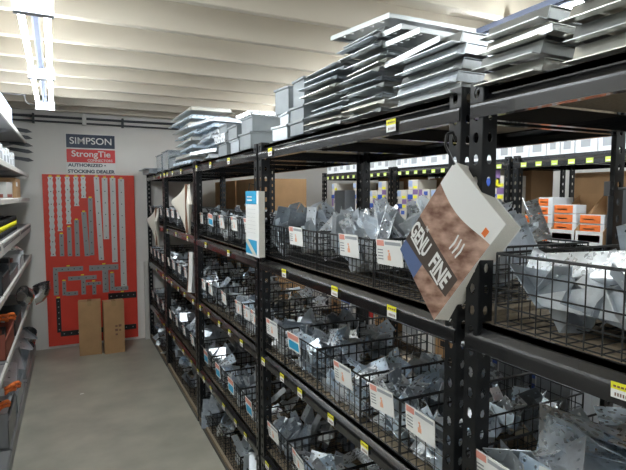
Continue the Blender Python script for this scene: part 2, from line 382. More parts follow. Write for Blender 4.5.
def piece(kind, loc, rot, where, sc=1.0, var=None):
    me = K[kind][random.randrange(len(K[kind])) if var is None else var]
    o = link(kind, me, None, loc, rot); o.scale = (sc, sc, sc)
    tag(o, f'{NICE[kind]} heaped in {where}', 'bracket', f'{PLUR[kind]} in {where}')
    count[kind] = count.get(kind, 0) + 1
    return o
DENS = {}
BB = {}
def contain(o, box):
    k = o.data.name
    if k not in BB:
        c = [v.co for v in o.data.vertices]; BB[k] = [Vector((x, y, z)) for x in (min(v.x for v in c), max(v.x for v in c)) for y in (min(v.y for v in c), max(v.y for v in c)) for z in (min(v.z for v in c), max(v.z for v in c))]
    m = o.rotation_euler.to_matrix() * o.scale.x; q = [m @ v for v in BB[k]]; l = list(o.location)
    for a in range(3):
        lo, hi = min(v[a] for v in q), max(v[a] for v in q)
        if a == 2: l[2] = max(l[2], box[4] - lo * .8); continue
        b0, b1 = box[a * 2], box[a * 2 + 1]
        if hi - lo > b1 - b0: l[a] = (b0 + b1 - hi - lo) / 2
        else: l[a] = min(max(l[a], b0 - lo), b1 - hi)
    o.location = l
def pile(kind, x0, x1, y0, y1, z0, h, n, where, tilt=.7, sc=1.0, style='tumble'):
    m = SIZE[kind] * sc
    n = int(n * DENS.get(round(x0, 3), 1.15)); xa, xb, ya, yb = x0 + m * .45, x1 - m * .7, y0 + m * .55, y1 - m * .55
    if xb < xa: xa = xb = (x0 + x1) / 2
    if yb < ya: ya = yb = (y0 + y1) / 2
    nx = max(1, round((xb - xa) / (m * 1.15)) + 1); ny = max(1, round((yb - ya) / (m * 1.15)) + 1)
    per = nx * ny; i = 0; layers = max(1, math.ceil(n / per))
    bx_ = (x0 + (.006 if z0 > .2 else -.075), x1 - .006, y0 + .006, y1 - .006, z0)
    ym = y0 + m * .5 if sc < 1.5 else 9
    while ym < y1 - m * .4:
        for _q in range(max(1, min(3, int(h / (m * 1.4))))):
            contain(piece(kind, (x0 + m * .45 + random.uniform(0, .012), ym + random.uniform(-.01, .01), z0 + m * .55 + _q * m * .9), Euler((random.gauss(0, .25), 1.25 + random.gauss(0, .2), random.gauss(0, .25) + random.choice((0, PI)))) if kind in ('tie_plate', 'twist_strap') else Euler((random.gauss(.2, .4), random.gauss(0, .4), random.uniform(0, 6.28))), where, sc * random.uniform(.9, 1.05)), bx_)
        ym += m * 1.1
    while i < n:
        L = i // per; order = [(p, q) for p in range(nx) for q in range(ny)]; random.shuffle(order)
        order = order[:min(per, n - i)]
        for p, q in order:
            fx_ = (p + .5 + random.uniform(-.45, .45)) / nx; fy_ = (q + .5 + random.uniform(-.45, .45)) / ny
            m0 = m * (.15 if kind in ('gusset_hanger', 'joist_hanger', 'rafter_clip') else .4); zz = z0 + m0 + (h - m * .8) * (L + random.uniform(0, .7)) / layers
            if style == 'tumble': rot = Euler((random.gauss(0, tilt), random.gauss(0, tilt), random.uniform(0, 2 * PI)))
            else: rot = Euler((random.gauss(1.2, .2), random.gauss(0, .15), random.choice((.5, .9, 2.4)) + random.gauss(0, .2)))
            contain(piece(kind, (xa + (xb - xa) * fx_, ya + (yb - ya) * fy_, zz), rot, where, sc * random.uniform(.92, 1.08)), bx_)
            i += 1

# ================================================================= WIRE BASKETS
BM = {}
def basket_parts(w_, d, h, sp):
    key = (round(w_, 3), round(d, 3), round(h, 3), sp)
    if key in BM: return BM[key]
    r = .0016; rim = MB(); rr = .0030
    c = [(0, 0), (d, 0), (d, w_), (0, w_)]
    for a, e in zip(c, c[1:] + c[:1]): rim.bar((*a, h), (*e, h), rr, 6)
    for a in c: rim.bar((*a, .0), (*a, h), rr * .8, 6)
    wires = MB(); ny = max(2, round(w_ / sp)); nx = max(2, round(d / sp)); nz = max(2, round(h / (sp * 1.05)))
    for k in range(1, ny):
        y = w_ * k / ny
        for x in (0, d): wires.bar((x, y, 0), (x, y, h), r)
    for k in range(1, nx):
        x = d * k / nx
        for y in (0, w_): wires.bar((x, y, 0), (x, y, h), r)
    for k in range(0, nz):
        z = .003 + h * k / nz
        wires.bar((0, 0, z), (0, w_, z), r); wires.bar((d, 0, z), (d, w_, z), r); wires.bar((0, 0, z), (d, 0, z), r); wires.bar((0, w_, z), (d, w_, z), r)
    base = MB()
    for k in range(1, ny): base.bar((0, w_ * k / ny, .003), (d, w_ * k / ny, .003), r)
    for k in range(1, nx, 2): base.bar((d * k / nx, 0, .0045), (d * k / nx, w_, .0045), r)
    BM[key] = [rim.mesh('rim', ['wire']), wires.mesh('wire_mesh', ['wire']), base.mesh('basket_floor', ['wire'])]
    return BM[key]
b = MB(); b.box(-.0015, 0, -.5, .5, -.5, .5, 0)
e = -.0022
b.box(e, -.0014, .18, .46, .24, .46, 1)      # red mark, on the far side of the card as read
b.box(e, -.0014, -.46, .14, .30, .42, 2)
b.box(e, -.0014, -.06, .06, -.30, -.12, 3); b.box(e, -.0014, -.04, .02, -.12, .0, 3); b.box(e, -.0014, -.02, .04, .02, .10, 3)
for k in range(4): b.box(e, -.0014, .24, .44, -.3 + k * .12, -.26 + k * .12, 4)
SIGNM = b.mesh('price_card', ['white', 'palered', 'greybox', 'peach', 'shelfgrey'])
b2 = MB(); b2.box(-.0015, 0, -.5, .5, -.5, .5, 0); b2.box(e, -.0014, -.45, .45, .15, .45, 1); b2.box(e, -.0014, -.4, .4, -.4, .05, 2)
SIGNB = b2.mesh('price_card', ['white', 'palered', 'cyan'])
ORD = ['first', 'second', 'third', 'fourth', 'fifth', 'sixth', 'seventh']
CNT = {}
def basket(rk, lv, y0, y1, kind, n, h=.15, sign=None, sp=.033, x0=FX + .012, d=.50, style='tumble', tilt=.7, sc=1.0, fillh=None, z=None, sw=.12, sh=.072, blue=False, tiltx=0):
    k = CNT.get((rk, lv), 0); CNT[(rk, lv)] = k + 1
    z = DECK[lv] + .003 if z is None else z
    me = basket_parts(y1 - y0, d, h, sp)
    lab = f'black wire basket of {PLUR[kind]}, {ORD[k]} on {LVN[lv]}, {RACKN[rk]}'
    t = empty('wire_basket', (x0, y0, z), lab, 'wire basket', f'wire baskets on the {LVN[lv]} of {RACKN[rk]}')
    for n_, m_ in zip(('rim', 'wire_mesh', 'basket_floor'), me): link(n_, m_, t, (0, 0, 0))
    if sign:
        for s_ in (sign if isinstance(sign, (list, tuple)) else [sign]):
            o = link('price_card', SIGNB if blue else SIGNM, None, (x0 - .0055, s_, z + h - sh * .38), (random.gauss(0, .03), -.08 + random.gauss(0, .02), random.gauss(0, .02)))
            o.scale = (1, sw, sh)
            tag(o, f'{"blue and white" if blue else "white"} price card, {ORD[k]} basket, {LVN[lv]}, {RACKN[rk]}', 'price card', f'price cards on the {LVN[lv]} of {RACKN[rk]}')
    where = f'{ORD[k]} basket, {LVN[lv]}, {RACKN[rk]}'
    pile(kind, x0, x0 + d, y0, y1, z + .006, fillh or h + .045, n, where, tilt, sc, style)

# rack 0 (cropped by the frame)
basket(0, 2, .10, .775, 'joist_hanger', 22, h=.15, d=.47, sc=1.3, fillh=.11, tilt=.5)
b = MB(); b.sheet(T((0, 0, 0)), .07, .30, 2, 7, .004, .002)
for s_ in (-1, 1):
    b.add([(s_ * .035, -.15, 0), (s_ * .035, .15, 0), (s_ * .037, .15, .02), (s_ * .037, .05, .055), (s_ * .037, -.15, .055), (s_ * .039, -.15, 0), (s_ * .039, .15, 0), (s_ * .041, .15, .02), (s_ * .041, .05, .055), (s_ * .041, -.15, .055)],
          [(0, 1, 2, 3, 4), (9, 8, 7, 6, 5)] + [(k, 5 + k, 5 + (k + 1) % 5, (k + 1) % 5) for k in range(5)])
    b.sheet(T((s_ * .055, -.15, .028)) @ R_(PI / 2, 4, 'X'), .03, .055, 1, 2, .003, .002)
LH = [b.mesh('long_hanger', [m_]) for m_ in ('galv', 'galv3', 'galv2')]
for k, (x, y, z, rx, ry, rz) in enumerate(((.90, .56, .035, .05, .1, .3), (.95, .36, .035, -.05, .2, -.5), (.90, .60, .09, .15, -.5, 2.9), (1.03, .58, .04, .1, .2, .9), (.89, .33, .10, -.2, .5, .2), (1.12, .40, .06, .2, .1, 1.8), (1.05, .42, .13, .25, .5, -.6), (.93, .45, .13, -.3, .3, 2.5), (1.14, .62, .06, .1, .2, -.2), (1.08, .30, .12, .5, .3, 1.2))):
    tag(link('long_hanger', LH[k % 3], None, (x, y, DECK[2] + .012 + z), (rx, ry, rz)), 'long galvanised hanger lying in the first basket, second shelf, the orange-carton rack', 'bracket', 'long hangers in the basket before the orange cartons')
basket(0, 3, .52, .825, 'tie_plate', 60, h=.15, sign=.76, sc=1.15, fillh=.25, tilt=.4)
basket(0, 3, .16, .50, 'stud_shoe', 50, h=.15, sc=1.35, fillh=.30, style='row')
# rack 1
basket(1, 2, .93, 1.24, 'gusset_hanger', 12, h=.14, sign=1.16, sp=.024, fillh=.24, tilt=.5, sc=.92)
basket(1, 2, 1.25, 1.62, 'gusset_hanger', 12, h=.14, sign=1.385, sp=.024, fillh=.2, tilt=.5, sc=.9)
basket(1, 2, 1.63, 1.93, 'gusset_hanger', 9, h=.14, sign=1.80, sp=.024, fillh=.18, tilt=.5, sc=.85)
basket(1, 2, 1.94, 2.18, 'post_base', 10, h=.14, sp=.024, fillh=.24, sc=1.2)
basket(1, 3, .925, 1.105, 'stud_shoe', 26, h=.155, sign=1.013)
basket(1, 3, 1.11, 1.315, 'angle_bracket', 34, h=.155, sign=1.19)
basket(1, 3, 1.32, 1.62, 'tie_plate', 38, h=.155, sign=1.42, fillh=.17, tilt=.9, sc=.85)
basket(1, 3, 1.625, 1.93, 'angle_bracket', 34, h=.155, sign=1.825, blue=True)
basket(1, 3, 1.935, 2.185, 'rafter_clip', 20, h=.155, sign=2.065)
basket(1, 4, .93, 1.30, 'post_base', 18, h=.155, sc=1.1)
basket(1, 4, 1.31, 1.60, 'stud_shoe', 24, h=.155, sign=1.45, sc=1.2)
basket(1, 4, 1.61, 1.90, 'tie_plate', 22, h=.155, sign=1.78)
basket(1, 4, 1.91, 2.19, 'joist_hanger', 18, h=.155, sign=2.06)
# rack 2
for i, (a, c, kd, n, sg) in enumerate(((2.27, 2.50, 'rafter_clip', 12, 2.39), (2.51, 2.74, 'joist_hanger', 12, 2.62), (2.75, 3.0, 'rafter_clip', 12, 2.87), (3.01, 3.25, 'joist_hanger', 10, 3.12), (3.26, 3.49, 'rafter_clip', 9, 3.36))):
    basket(2, 2, a, c, kd, n, h=.15, sign=sg, fillh=.17, sw=.10, sh=.075, blue=(i == 3))
for i, (a, c, kd, n, sg) in enumerate(((2.27, 2.50, 'stud_shoe', 12, [2.42, 2.30]), (2.51, 2.74, 'angle_bracket', 12, 2.56), (2.75, 3.0, 'twist_strap', 10, 2.84), (3.01, 3.25, 'joist_hanger', 10, 3.15), (3.26, 3.49, 'stud_shoe', 9, 3.33))):
    basket(2, 3, a, c, kd, n, h=.15, sign=sg, sw=.10, sh=.07)
for i, (a, c, kd, n, sg) in enumerate(((2.27, 2.56, 'twist_strap', 10, 2.40), (2.57, 2.86, 'joist_hanger', 10, 2.72), (2.87, 3.17, 'angle_bracket', 10, 3.0), (3.18, 3.49, 'post_base', 9, 3.3))):
    basket(2, 4, a, c, kd, n, h=.15, sign=sg, blue=True, sw=.10, sh=.085, sc=1.25 if kd == 'post_base' else 1)
# rack 3 and 4
def run(rk, lv, y0, y1, nb, kinds_, n, sign=True, h=.15, sc=1.0):
    w_ = (y1 - y0) / nb
    for i in range(nb):
        a = y0 + i * w_
        basket(rk, lv, a + .005, a + w_ - .005, kinds_[i % len(kinds_)], n, h=h, sign=(a + w_ * .5) if sign and not (i == 1 and lv == 2) else None, sw=.10, sh=.075, sc=sc)
run(3, 2, 3.56, 4.78, 5, ['joist_hanger', 'rafter_clip'], 7)
run(3, 3, 3.56, 4.78, 5, ['stud_shoe', 'joist_hanger', 'angle_bracket'], 7)
run(3, 4, 3.56, 4.78, 4, ['post_base', 'joist_hanger'], 6, sc=1.15)
run(4, 2, 4.86, 5.86, 3, ['rafter_clip', 'angle_bracket'], 5)
run(4, 3, 4.86, 5.86, 4, ['joist_hanger', 'stud_shoe'], 6)
run(4, 4, 4.86, 5.86, 3, ['joist_hanger', 'tie_plate'], 5)
# bottom shelf: low baskets holding big post bases that lean out over the aisle
for rk, y0, y1, nb in ((1, .93, 2.18, 3), (2, 2.27, 3.49, 4), (3, 3.56, 4.78, 4), (4, 4.86, 5.86, 3)):
    w_ = (y1 - y0) / nb
    for i in range(nb):
        basket(rk, 5, y0 + i * w_ + .005, y0 + (i + 1) * w_ - .005, ['post_base', 'joist_hanger', 'stud_shoe'][i % 3], 6 if rk > 2 else 8, h=.13, sc=1.6, fillh=.17, x0=FX + .012)

# ---- short hook rods on the rear posts
for y, z, L in ((.90, 1.64, .30), (1.55, 1.585, .25), (.50, 1.70, .22)):
    b = MB(); b.bar((BX - .02, y, z), (BX - .02, y - L, z), .0035, 6); b.bar((BX - .02, y - L + .02, z + .02), (BX - .02, y - L, z), .004, 6); b.box(BX - .03, BX - .012, y - .005, y + .012, z - .02, z + .02)
    tag(b.build('hook_rod', ['shelfgrey'], smooth=False), {.90: 'thin steel hook rod in front of the orange cartons', 1.55: 'thin steel hook rod in front of the blue and cream boxes', .50: 'thin steel hook rod beside the white carton row'}[y], 'hook')

# ================================================================= TOP SHELF STOCK
ZT = DECK[1]
def channel(L, d, h, lip=.014, t=.0018, holes=False):
    """long folded tray: face, top, rear drop and an out-turned bottom lip; ends closed by small tabs; length on y"""
    b = MB()
    q = h * .35; lip = .016 if h > .03 else .022
    pr = [(-lip, 0), (0, 0), (q, h), (d - q, h), (d, 0), (d + lip, 0), (d + lip, -t), (d - t, -t), (d - q - t, h - t), (q + t, h - t), (t, -t), (-lip, -t)]
    b.prism([(x, z + t) for x, z in pr], 1, 0, L)
    for y in (.002, L - .004):
        b.prism([(.006, .004), (d - .006, .004), (d - q - .004, h - .002), (q + .004, h - .002)], 1, y, y + .0015)
    return b
def stack(x, y, n, L, d, h, pitch, mats, name, lab, jx=.012, jy=.012, jr=.02, tilt=0, cat='metal channel', z=ZT, nest=1):
    for k in range(n):
        m = mats[k % len(mats)]
        key = ('ch', L, d, h, m)
        if key not in BM: BM[key] = channel(L, d, h).mesh(name, [m])
        o = link(name, BM[key], None, (x + random.uniform(-jx, jx), y + random.uniform(-jy, jy), z + .001 + k * pitch), (0, random.uniform(-1, 1) * tilt, random.uniform(-jr, jr)))
        pos = 'bottom' if k == 0 else 'topmost' if k == n - 1 else ORD[k] + ' up' if k < 7 else f'{["eighth","ninth","tenth","eleventh","twelfth","thirteenth","fourteenth"][k-7]} up'
        tag(o, f'{lab}, {pos}', cat, name.replace('_', ' ') + 's stacked, ' + lab[-40:])
# F: longest channels, above the price label at the frame's side; E: next; D: above the catalogue; C, B: shorter piles
stack(.80, .10, 5, .525, .24, .030, .036, ['stackb', 'stackm'], 'long_channel', 'long bright channel above the orange cartons', jx=.008, jr=.01)
stack(.795, .665, 4, .15, .20, .026, .031, ['stackb', 'stackm'], 'short_channel', 'short bright channel beside the double post', jx=.01, jr=.02)
stack(.80, .905, 5, .235, .16, .026, .029, ['stackm', 'galv'], 'folded_channel', 'folded channel above the wood-print catalogue', jx=.01, jr=.02)
stack(.79, 1.195, 11, .19, .15, .013, .0225, ['stackm', 'stackb', 'galv3', 'stackm', 'galv4'], 'thin_channel', 'thin tray in the tall pile by the yellow label', jx=.018, jy=.015, jr=.06)
stack(.80, 1.455, 9, .23, .17, .013, .0245, ['stackm', 'stackb', 'galv4', 'galv3'], 'nested_tray', 'nested tray in the pile beside the coated boxes', jx=.018, jy=.02, jr=.07)
# wide pierced trays lying crosswise on the top
def wide_tray(pa, pb, wd, lab, X=.785, rise=0.0):
    a, c = at(*pa, 0, X), at(*pb, 0, X); L = (c - a).length          # a = far end, c = near end of the front edge
    dy = (c - a).normalized(); dx = Vector((1, 0, rise)); dx = (dx - dy * dx.dot(dy)).normalized(); nz = dx.cross(-dy)
    b = MB(); b.sheet(T((wd / 2, L / 2, 0)), wd, L, 5, 6, .008, .0016)
    b.box(-.0015, 0, 0, L, -.012, .002); b.box(wd, wd + .0015, 0, L, -.012, .002); b.box(0, wd, 0, .0015, -.010, 0); b.box(0, wd, L - .0015, L, -.010, 0)
    o = b.build('wide_tray', ['stackm']); o.matrix_world = Matrix(((dx.x, -dy.x, nz.x, c.x), (dx.y, -dy.y, nz.y, c.y), (dx.z, -dy.z, nz.z, c.z), (0, 0, 0, 1)))
    tag(o, lab, 'metal tray', 'wide trays laid across the stacks')
wide_tray((331, 37), (390, 13), .30, 'wide pierced tray capping the tall pile, nearest the ceiling')
wide_tray((345, 50), (402, 24), .28, 'wide pierced tray lying directly under the capping tray', .79)
wide_tray((383, 44), (420, 28), .30, 'wide pierced tray jutting past the tall pile, second step down', .79)
wide_tray((385, 64), (440, 36), .30, 'wide pierced tray over the folded channels, third step down', .79)
wide_tray((489, 49), (553, 24), .24, 'wide pierced tray above the short bright channels', .79)
# A: coated box ends piled beside the trays, and a lone raised box
def coated(w_, h, d, lab, loc, rz=0, m='greyblue'):
    b = MB(); t = .003
    b.box(0, t, 0, w_, 0, h); b.box(0, d, 0, t, 0, h); b.box(0, d, w_ - t, w_, 0, h); b.box(0, d, 0, w_, 0, t); b.box(d - t, d, 0, w_, 0, h)
    b.box(-.002, d, -.004, 0, h - .008, h); b.box(-.002, d, w_, w_ + .004, h - .008, h); b.box(-.006, 0, -.004, w_ + .004, h - .008, h)
    o = b.build('coated_box', [m], loc=loc); o.rotation_euler = (0, 0, rz); tag(o, lab, 'metal box', 'coated steel boxes on the top shelf')
coated(.125, .055, .24, 'grey coated steel box at the bottom beside the tray pile', (.79, 1.72, ZT + .001))
coated(.115, .055, .24, 'grey coated steel box second up beside the tray pile', (.80, 1.74, ZT + .058), .04)
coated(.11, .10, .22, 'tall grey coated steel box topping the column beside the trays', (.80, 1.735, ZT + .115), -.03)
coated(.13, .06, .22, 'grey coated steel box low beyond the box column', (.80, 1.90, ZT + .001), .1, 'galv3')
coated(.12, .05, .22, 'dull grey steel box lying on the low box', (.81, 1.91, ZT + .063), -.1, 'galv3')
coated(.115, .105, .12, 'lone grey coated box raised on the dull steel box', (.82, 1.93, ZT + .115), .12)
# rack 2 and beyond: boxes and fans of bright trays
for i, (y, z, w_, h, m) in enumerate(((2.34, 0, .16, .08, 'greyblue'), (2.34, .082, .16, .075, 'greyblue'), (2.34, .16, .2, .02, 'galv2'), (2.56, 0, .17, .07, 'galv3'), (2.56, .072, .17, .07, 'greyblue'), (2.78, 0, .18, .07, 'greyblue'), (2.78, .072, .18, .05, 'galv2'), (2.78, .125, .17, .05, 'greyblue'))):
    coated(w_, h, .26, ['grey coated box just past the blue-topped catalogue', 'grey coated box stacked just past the blue-topped catalogue', 'shallow bright lid on the boxes past the blue-topped catalogue', 'dull steel box between the two grey columns, underneath', 'grey coated box between the two grey columns, on top', 'grey coated box at the base of the third column', 'bright box in the middle of the third column', 'grey coated box on top of the third column'][i], (.795 + .01 * (i % 2), y, ZT + .001 + z), random.uniform(-.08, .08), m)
stack(.80, 3.06, 7, .42, .28, .026, .038, ['galv', 'galv2', 'blued'], 'fanned_tray', 'fanned tray in the leaning pile before the bright tall pile', jx=.03, jy=.03, jr=.25)
stack(.79, 3.58, 8, .60, .30, .028, .052, ['blued', 'stackb'], 'pale_tray', 'pale shining tray in the tall pile near the back wall', jx=.02, jy=.03, jr=.06)
for i, (y, h) in enumerate(((4.28, .09), (4.62, .16), (4.98, .15))):
    b = MB(); w_ = .26
    b.prism([(0, 0), (w_, 0), (w_ + .02, h), (w_ + .03, h), (w_ + .03, h + .008), (w_ + .012, h + .008), (w_ - .006, .006), (.006, .006), (-.012, h + .008), (-.03, h + .008), (-.03, h), (-.02, h)], 0, 0, .3)
    b.box(0, .004, 0, w_, 0, h); b.box(.296, .3, 0, w_, 0, h); b.box(-.01, .31, -.035, w_ + .035, h + .008, h + .014)
    o = b.build('plastic_tub', ['clear' if i else 'greyblue'], loc=(.80, y, ZT + .002)); tag(o, ['low grey tub beside the pale tray pile', 'clear lidded plastic tub nearer the pale tray pile', 'clear lidded plastic tub at the back wall end'][i], 'plastic tub', 'tubs on the top shelf')
# steel shelf tray end sticking out at the far end
b = MB(); b.box(0, .3, 0, .5, 0, .04); b.box(-.04, .32, -.02, .52, .04, .05); tag(b.build('dark_tray', ['galv4'], loc=(.74, 5.35, ZT + .002)), 'dark steel tray jutting over the rack end by the wall', 'metal tray')

# ================================================================= WHAT STANDS BEHIND THE RACKS
FRX = 2.42
PM2 = post_mesh(1.86)
FL = {1: 1.815, 2: 1.33, 3: .87, 4: .392}; FD = {1: 1.848, 2: 1.363, 3: .903, 4: .425}
far = [(-.2, 1.0), (1.03, 2.24), (2.27, 3.5), (3.53, 4.8)]
for i, (a, c) in enumerate(far):
    rack(9, a, c, fx=FRX, bx=FRX + .5, levels=FL, decks=FD, label=['black rack across the far aisle, cut off by the frame edge', 'black rack across the far aisle holding the orange cartons', 'black rack across the far aisle holding blue and cream boxes', 'black rack across the far aisle deepest in the store'][i], pm=PM2)
b = MB(); b.box(-.001, 0, -.02, .02, -.013, .013, 0); b.box(-.0016, -.0009, -.015, .015, -.008, -.002, 1); TAG2 = b.mesh('price_tag', ['lime', 'white'])
for i, (a, c) in enumerate(far):
    y = a + .08
    while y < c - .04:
        o = link('price_tag', TAG2, None, (FRX - .0035, y, 1.803)); tag(o, f'lime price label under the white carton row, {["cut off rack", "orange carton rack", "blue box rack", "deepest rack"][i]}', 'price label', f'lime labels on far rack, {["frame edge","orange cartons","blue boxes","deepest"][i]}'); y += .105
def carton(x0, x1, y0, y1, z0, z1, name, base, lab, cat='carton', group=None, marks=(), open_top=False, rz=0):
    """marks: (v0,v1,h0,h1,mat) fractions on the face that looks to -x"""
    L, H, D = y1 - y0, z1 - z0, x1 - x0
    mats = [base]; b = MB()
    if open_top:
        t = .004; b.box(0, D, 0, L, 0, t); b.box(0, t, 0, L, 0, H * .27); b.box(D - t, D, 0, L, 0, H)
        for y in (0, L - t): b.prism([(0, 0), (D, 0), (D, H), (t, H * .27), (0, H * .27)], 1, y, y + t)
    else:
        e = min(.002, D * .05)
        b.box(0, D, 0, L, 0, H - .001); b.box(e, D - e, .001, L - .001, H - .0012, H)
        b.box(D * .46, D * .54, 0.0005, L - .0005, H, H + .0006)
    for v0, v1, h0, h1, m in marks:
        if m not in mats: mats.append(m)
        b.box(-.0008, 0, L * (1 - v1), L * (1 - v0), H * h0, H * h1, mats.index(m))
    o = b.build(name, mats, loc=(x0, y0, z0 + .001)); o.rotation_euler = (0, 0, rz)
    return tag(o, lab, cat, group)
# white cartons in a row on top of the far racks
y = -.1; i = 0
while y < 4.7:
    w_ = random.choice((.11, .12, .13, .09)); h = random.uniform(.085, .12)
    if not any(c - .02 < y + w_ / 2 < c + .04 for a, c in far):
        carton(FRX + .02, FRX + .3, y, y + w_ - .008, 1.848, 1.848 + h, 'parts_carton', 'boxwhite', 'small white carton in the row on top of the far aisle racks', 'carton', 'white cartons on top of the far racks',
           marks=((.2, .75, .2, .62, 'greybox'), (.1, .9, .75, .85, 'lblue')) if i % 2 else ((.25, .7, .3, .7, 'greybox'),))
    y += w_; i += 1
# orange cartons (three piles and two open trays)
zo = 1.363
k = 0
OM = ((.0, .55, .2, .8, 'orange'), (.6, .95, .3, .7, 'yellow'))
for y0, n in ((1.98, 5), (2.075, 3)):
    for j in range(n):
        if y0 + .1 > 2.24: continue
        carton(FRX + .03, FRX + .2, y0 - (.0 if y0 < 2.05 else -.0), y0 + .093, zo + .001 + j * .05, zo + j * .05 + .048, 'orange_carton', 'boxwhite', f'orange and white screw carton, {ORD[j]} up in the {"tall" if y0<2.05 else "short"} loose pile', 'carton', 'orange screw cartons in loose piles', marks=((0, .7, .0, .85, 'orange'), (.1, .6, .35, .5, 'white')))
        k += 1
for q, y0 in enumerate((1.815, 1.655)):
    carton(FRX + .0, FRX + .24, y0, y0 + .152, zo, zo + .27, 'display_tray', 'tanbox', ['open cardboard display tray beside the loose orange pile', 'open cardboard display tray beside the far rack post end'][q], 'display tray', 'open display trays', open_top=True, marks=((0, 1, 0, .27, 'white'), (.1, .9, .07, .2, 'signred')))
    for j in range(4 - q):
        for r in range(2 - (j >= 2)):
            carton(FRX + .02 + r * .09, FRX + .1 + r * .09, y0 + .008, y0 + .143 - .015 * r, zo + .012 + j * .05, zo + .058 + j * .05, 'orange_carton', 'boxwhite', f'orange screw carton, {ORD[j]} layer {"front" if r==0 else "behind"} in the {"tray beside the loose pile" if q==0 else "tray by the post"}', 'carton', 'orange screw cartons in display trays', marks=((0, .85, .05, .95, 'orange'), (.15, .6, .4, .55, 'white')))
carton(FRX + .012, FRX + .04, 1.535, 1.64, zo, zo + .30, 'sign_panel', 'darkgrey', 'dark grey upright sign panel beside the orange cartons', 'sign', rz=.06)
# blue, cream and yellow packages behind the pointed hangers
cols = [((0, .5, 0, .5, 'blue'), (.5, 1, .5, 1, 'purple'), (.55, .9, .1, .4, 'yellow')), ((0, .4, .3, .9, 'lblue'), (.5, .9, .1, .35, 'yellow')), ((0, .3, 0, 1, 'purple'), (.45, .8, .4, .8, 'blue'))]
for i in range(16):
    y0 = 2.32 + i * .145
    if 3.42 < y0 < 3.54: continue
    n = (5, 4, 4)[i % 3]
    for j in range(n):
        h = .075
        carton(FRX + .02, FRX + .2, y0, y0 + .12 + .01 * (j % 2), zo + j * (h + .002), zo + j * (h + .002) + h, 'anchor_carton', 'cream', 'cream carton with blue and purple print piled beyond the pointed hangers', 'carton', 'cream cartons beyond the pointed hangers', marks=cols[(i + j) % 3])
carton(FRX + .02, FRX + .16, 2.36, 2.5, zo + .24 + .07, zo + .43, 'anchor_carton', 'cream', 'large blue and yellow carton topping the pile behind the hangers', 'carton', marks=cols[0])
carton(FRX + .05, FRX + .25, 2.62, 2.78, zo + .31, zo + .37, 'red_carton', 'signred', 'red carton high behind the pointed hangers', 'carton')
# tan cartons on the far racks' upper zone and below
for i, (y0, w_, h) in enumerate(((-.1, .5, .40), (.5, .4, .38), (1.12, .40, .41), (1.60, .42, .39), (2.33, .45, .42), (2.85, .5, .40), (3.62, .5, .42), (4.2, .45, .38))):
    carton(FRX + .26, FRX + .46, y0, y0 + w_, zo, zo + h, 'brown_carton', 'tanbox', f'wide brown carton at the rear of the far aisle rack, {(ORD + ["eighth"])[i]} from the frame edge', 'carton', 'brown cartons at the rear of the far racks')
names = ['blue striped', 'grey', 'red labelled', 'brown']
for lv, zz in ((3, .903), (4, .425)):
    for i in range(22):
        y0 = .05 + i * .21
        if any(c - .18 < y0 < c + .04 for a, c in far): continue
        s_ = (i * 7 + lv) % 4
        carton(FRX + .03, FRX + .35, y0, y0 + .18, zz, zz + .16 + .05 * (i % 3), 'stock_carton', ['boxwhite', 'greybox', 'white', 'tanbox'][s_], f'{names[s_]} stock carton on the far aisle rack {LVN[lv]}', 'carton', f'{names[s_]} stock cartons on the far {LVN[lv]}',
               marks=(((.0, 1, .2, .3, 'blue'), (0, 1, .5, .6, 'blue')), ((.2, .8, .3, .5, 'white'),), ((0, 1, .55, .9, 'signred'),), ((.3, .7, .4, .6, 'ink'),))[s_])
# long grey boxes with striped ends standing at the rear of the third shelf
for i in range(3):
    y0 = 1.00 + i * .16
    carton(1.345 - .0, 1.352 + .09, y0, y0 + .152, DECK[3] + .001, DECK[3] + .15, 'striped_carton', 'greybox', ['grey carton with blue striped end behind the wire basket, squarest to the beam end', 'middle grey carton with blue striped end behind the wire baskets', 'grey carton with blue striped end nearest the blue heap'][i], 'carton', 'grey striped cartons', marks=((.0, .16, .1, .22, 'blue'), (0, .16, .34, .46, 'blue'), (0, .16, .58, .7, 'blue'), (0, .16, .82, .94, 'blue'), (.16, .19, 0, 1, 'white')))
# tall cartons stacked on the floor in the far aisle, seen through the racks
for q, (y0, y1) in enumerate(((4.25, 4.93), (4.97, 5.75))):
    for j in range(4):
        carton(1.52, 1.98, y0, y1, j * .445, j * .445 + .44, 'shipping_carton', 'tanbox', f'big brown shipping carton, {ORD[j]} up in the column {"near the wall" if q else "with the purple print"} beyond the racks', 'carton', 'shipping cartons stacked beyond the racks', marks=((.62, .8, .5, .56, 'purple'), (.62, .76, .4, .45, 'purple')) if q == 0 else ())
for j in range(4):
    carton(1.99, 2.38, 5.40, 5.88, j * .445, j * .445 + .44, 'shipping_carton', 'tanbox', f'brown shipping carton, {ORD[j]} up in the column at the end of the far aisle', 'carton', 'shipping cartons stacked beyond the racks')
# small grey boxes standing at the rear of second shelf
for i, (y0, h, m, lab) in enumerate(((2.26, .30, 'greybox', 'tall narrow grey box standing behind the blue-topped catalogue'), (1.44, .22, 'lblue', 'pale panel box standing upright by the rear post'))):
    carton(1.27 if i == 0 else 1.37, 1.33 if i == 0 else 1.44, y0, y0 + .11, DECK[2], DECK[2] + h, 'narrow_box', m, lab, 'box')

# ================================================================= HANGING CATALOGUES
def surf(cs, bulge, nrm):
    Tt, Rr, Ll, Bb = cs
    def P(u, v):
        p = Tt * (1 - u) * (1 - v) + Rr * u * (1 - v) + Ll * (1 - u) * v + Bb * u * v
        return p + nrm * bulge * (math.sin(PI * u) * .5 + math.sin(PI * v) * 1.0) * .5
    return P
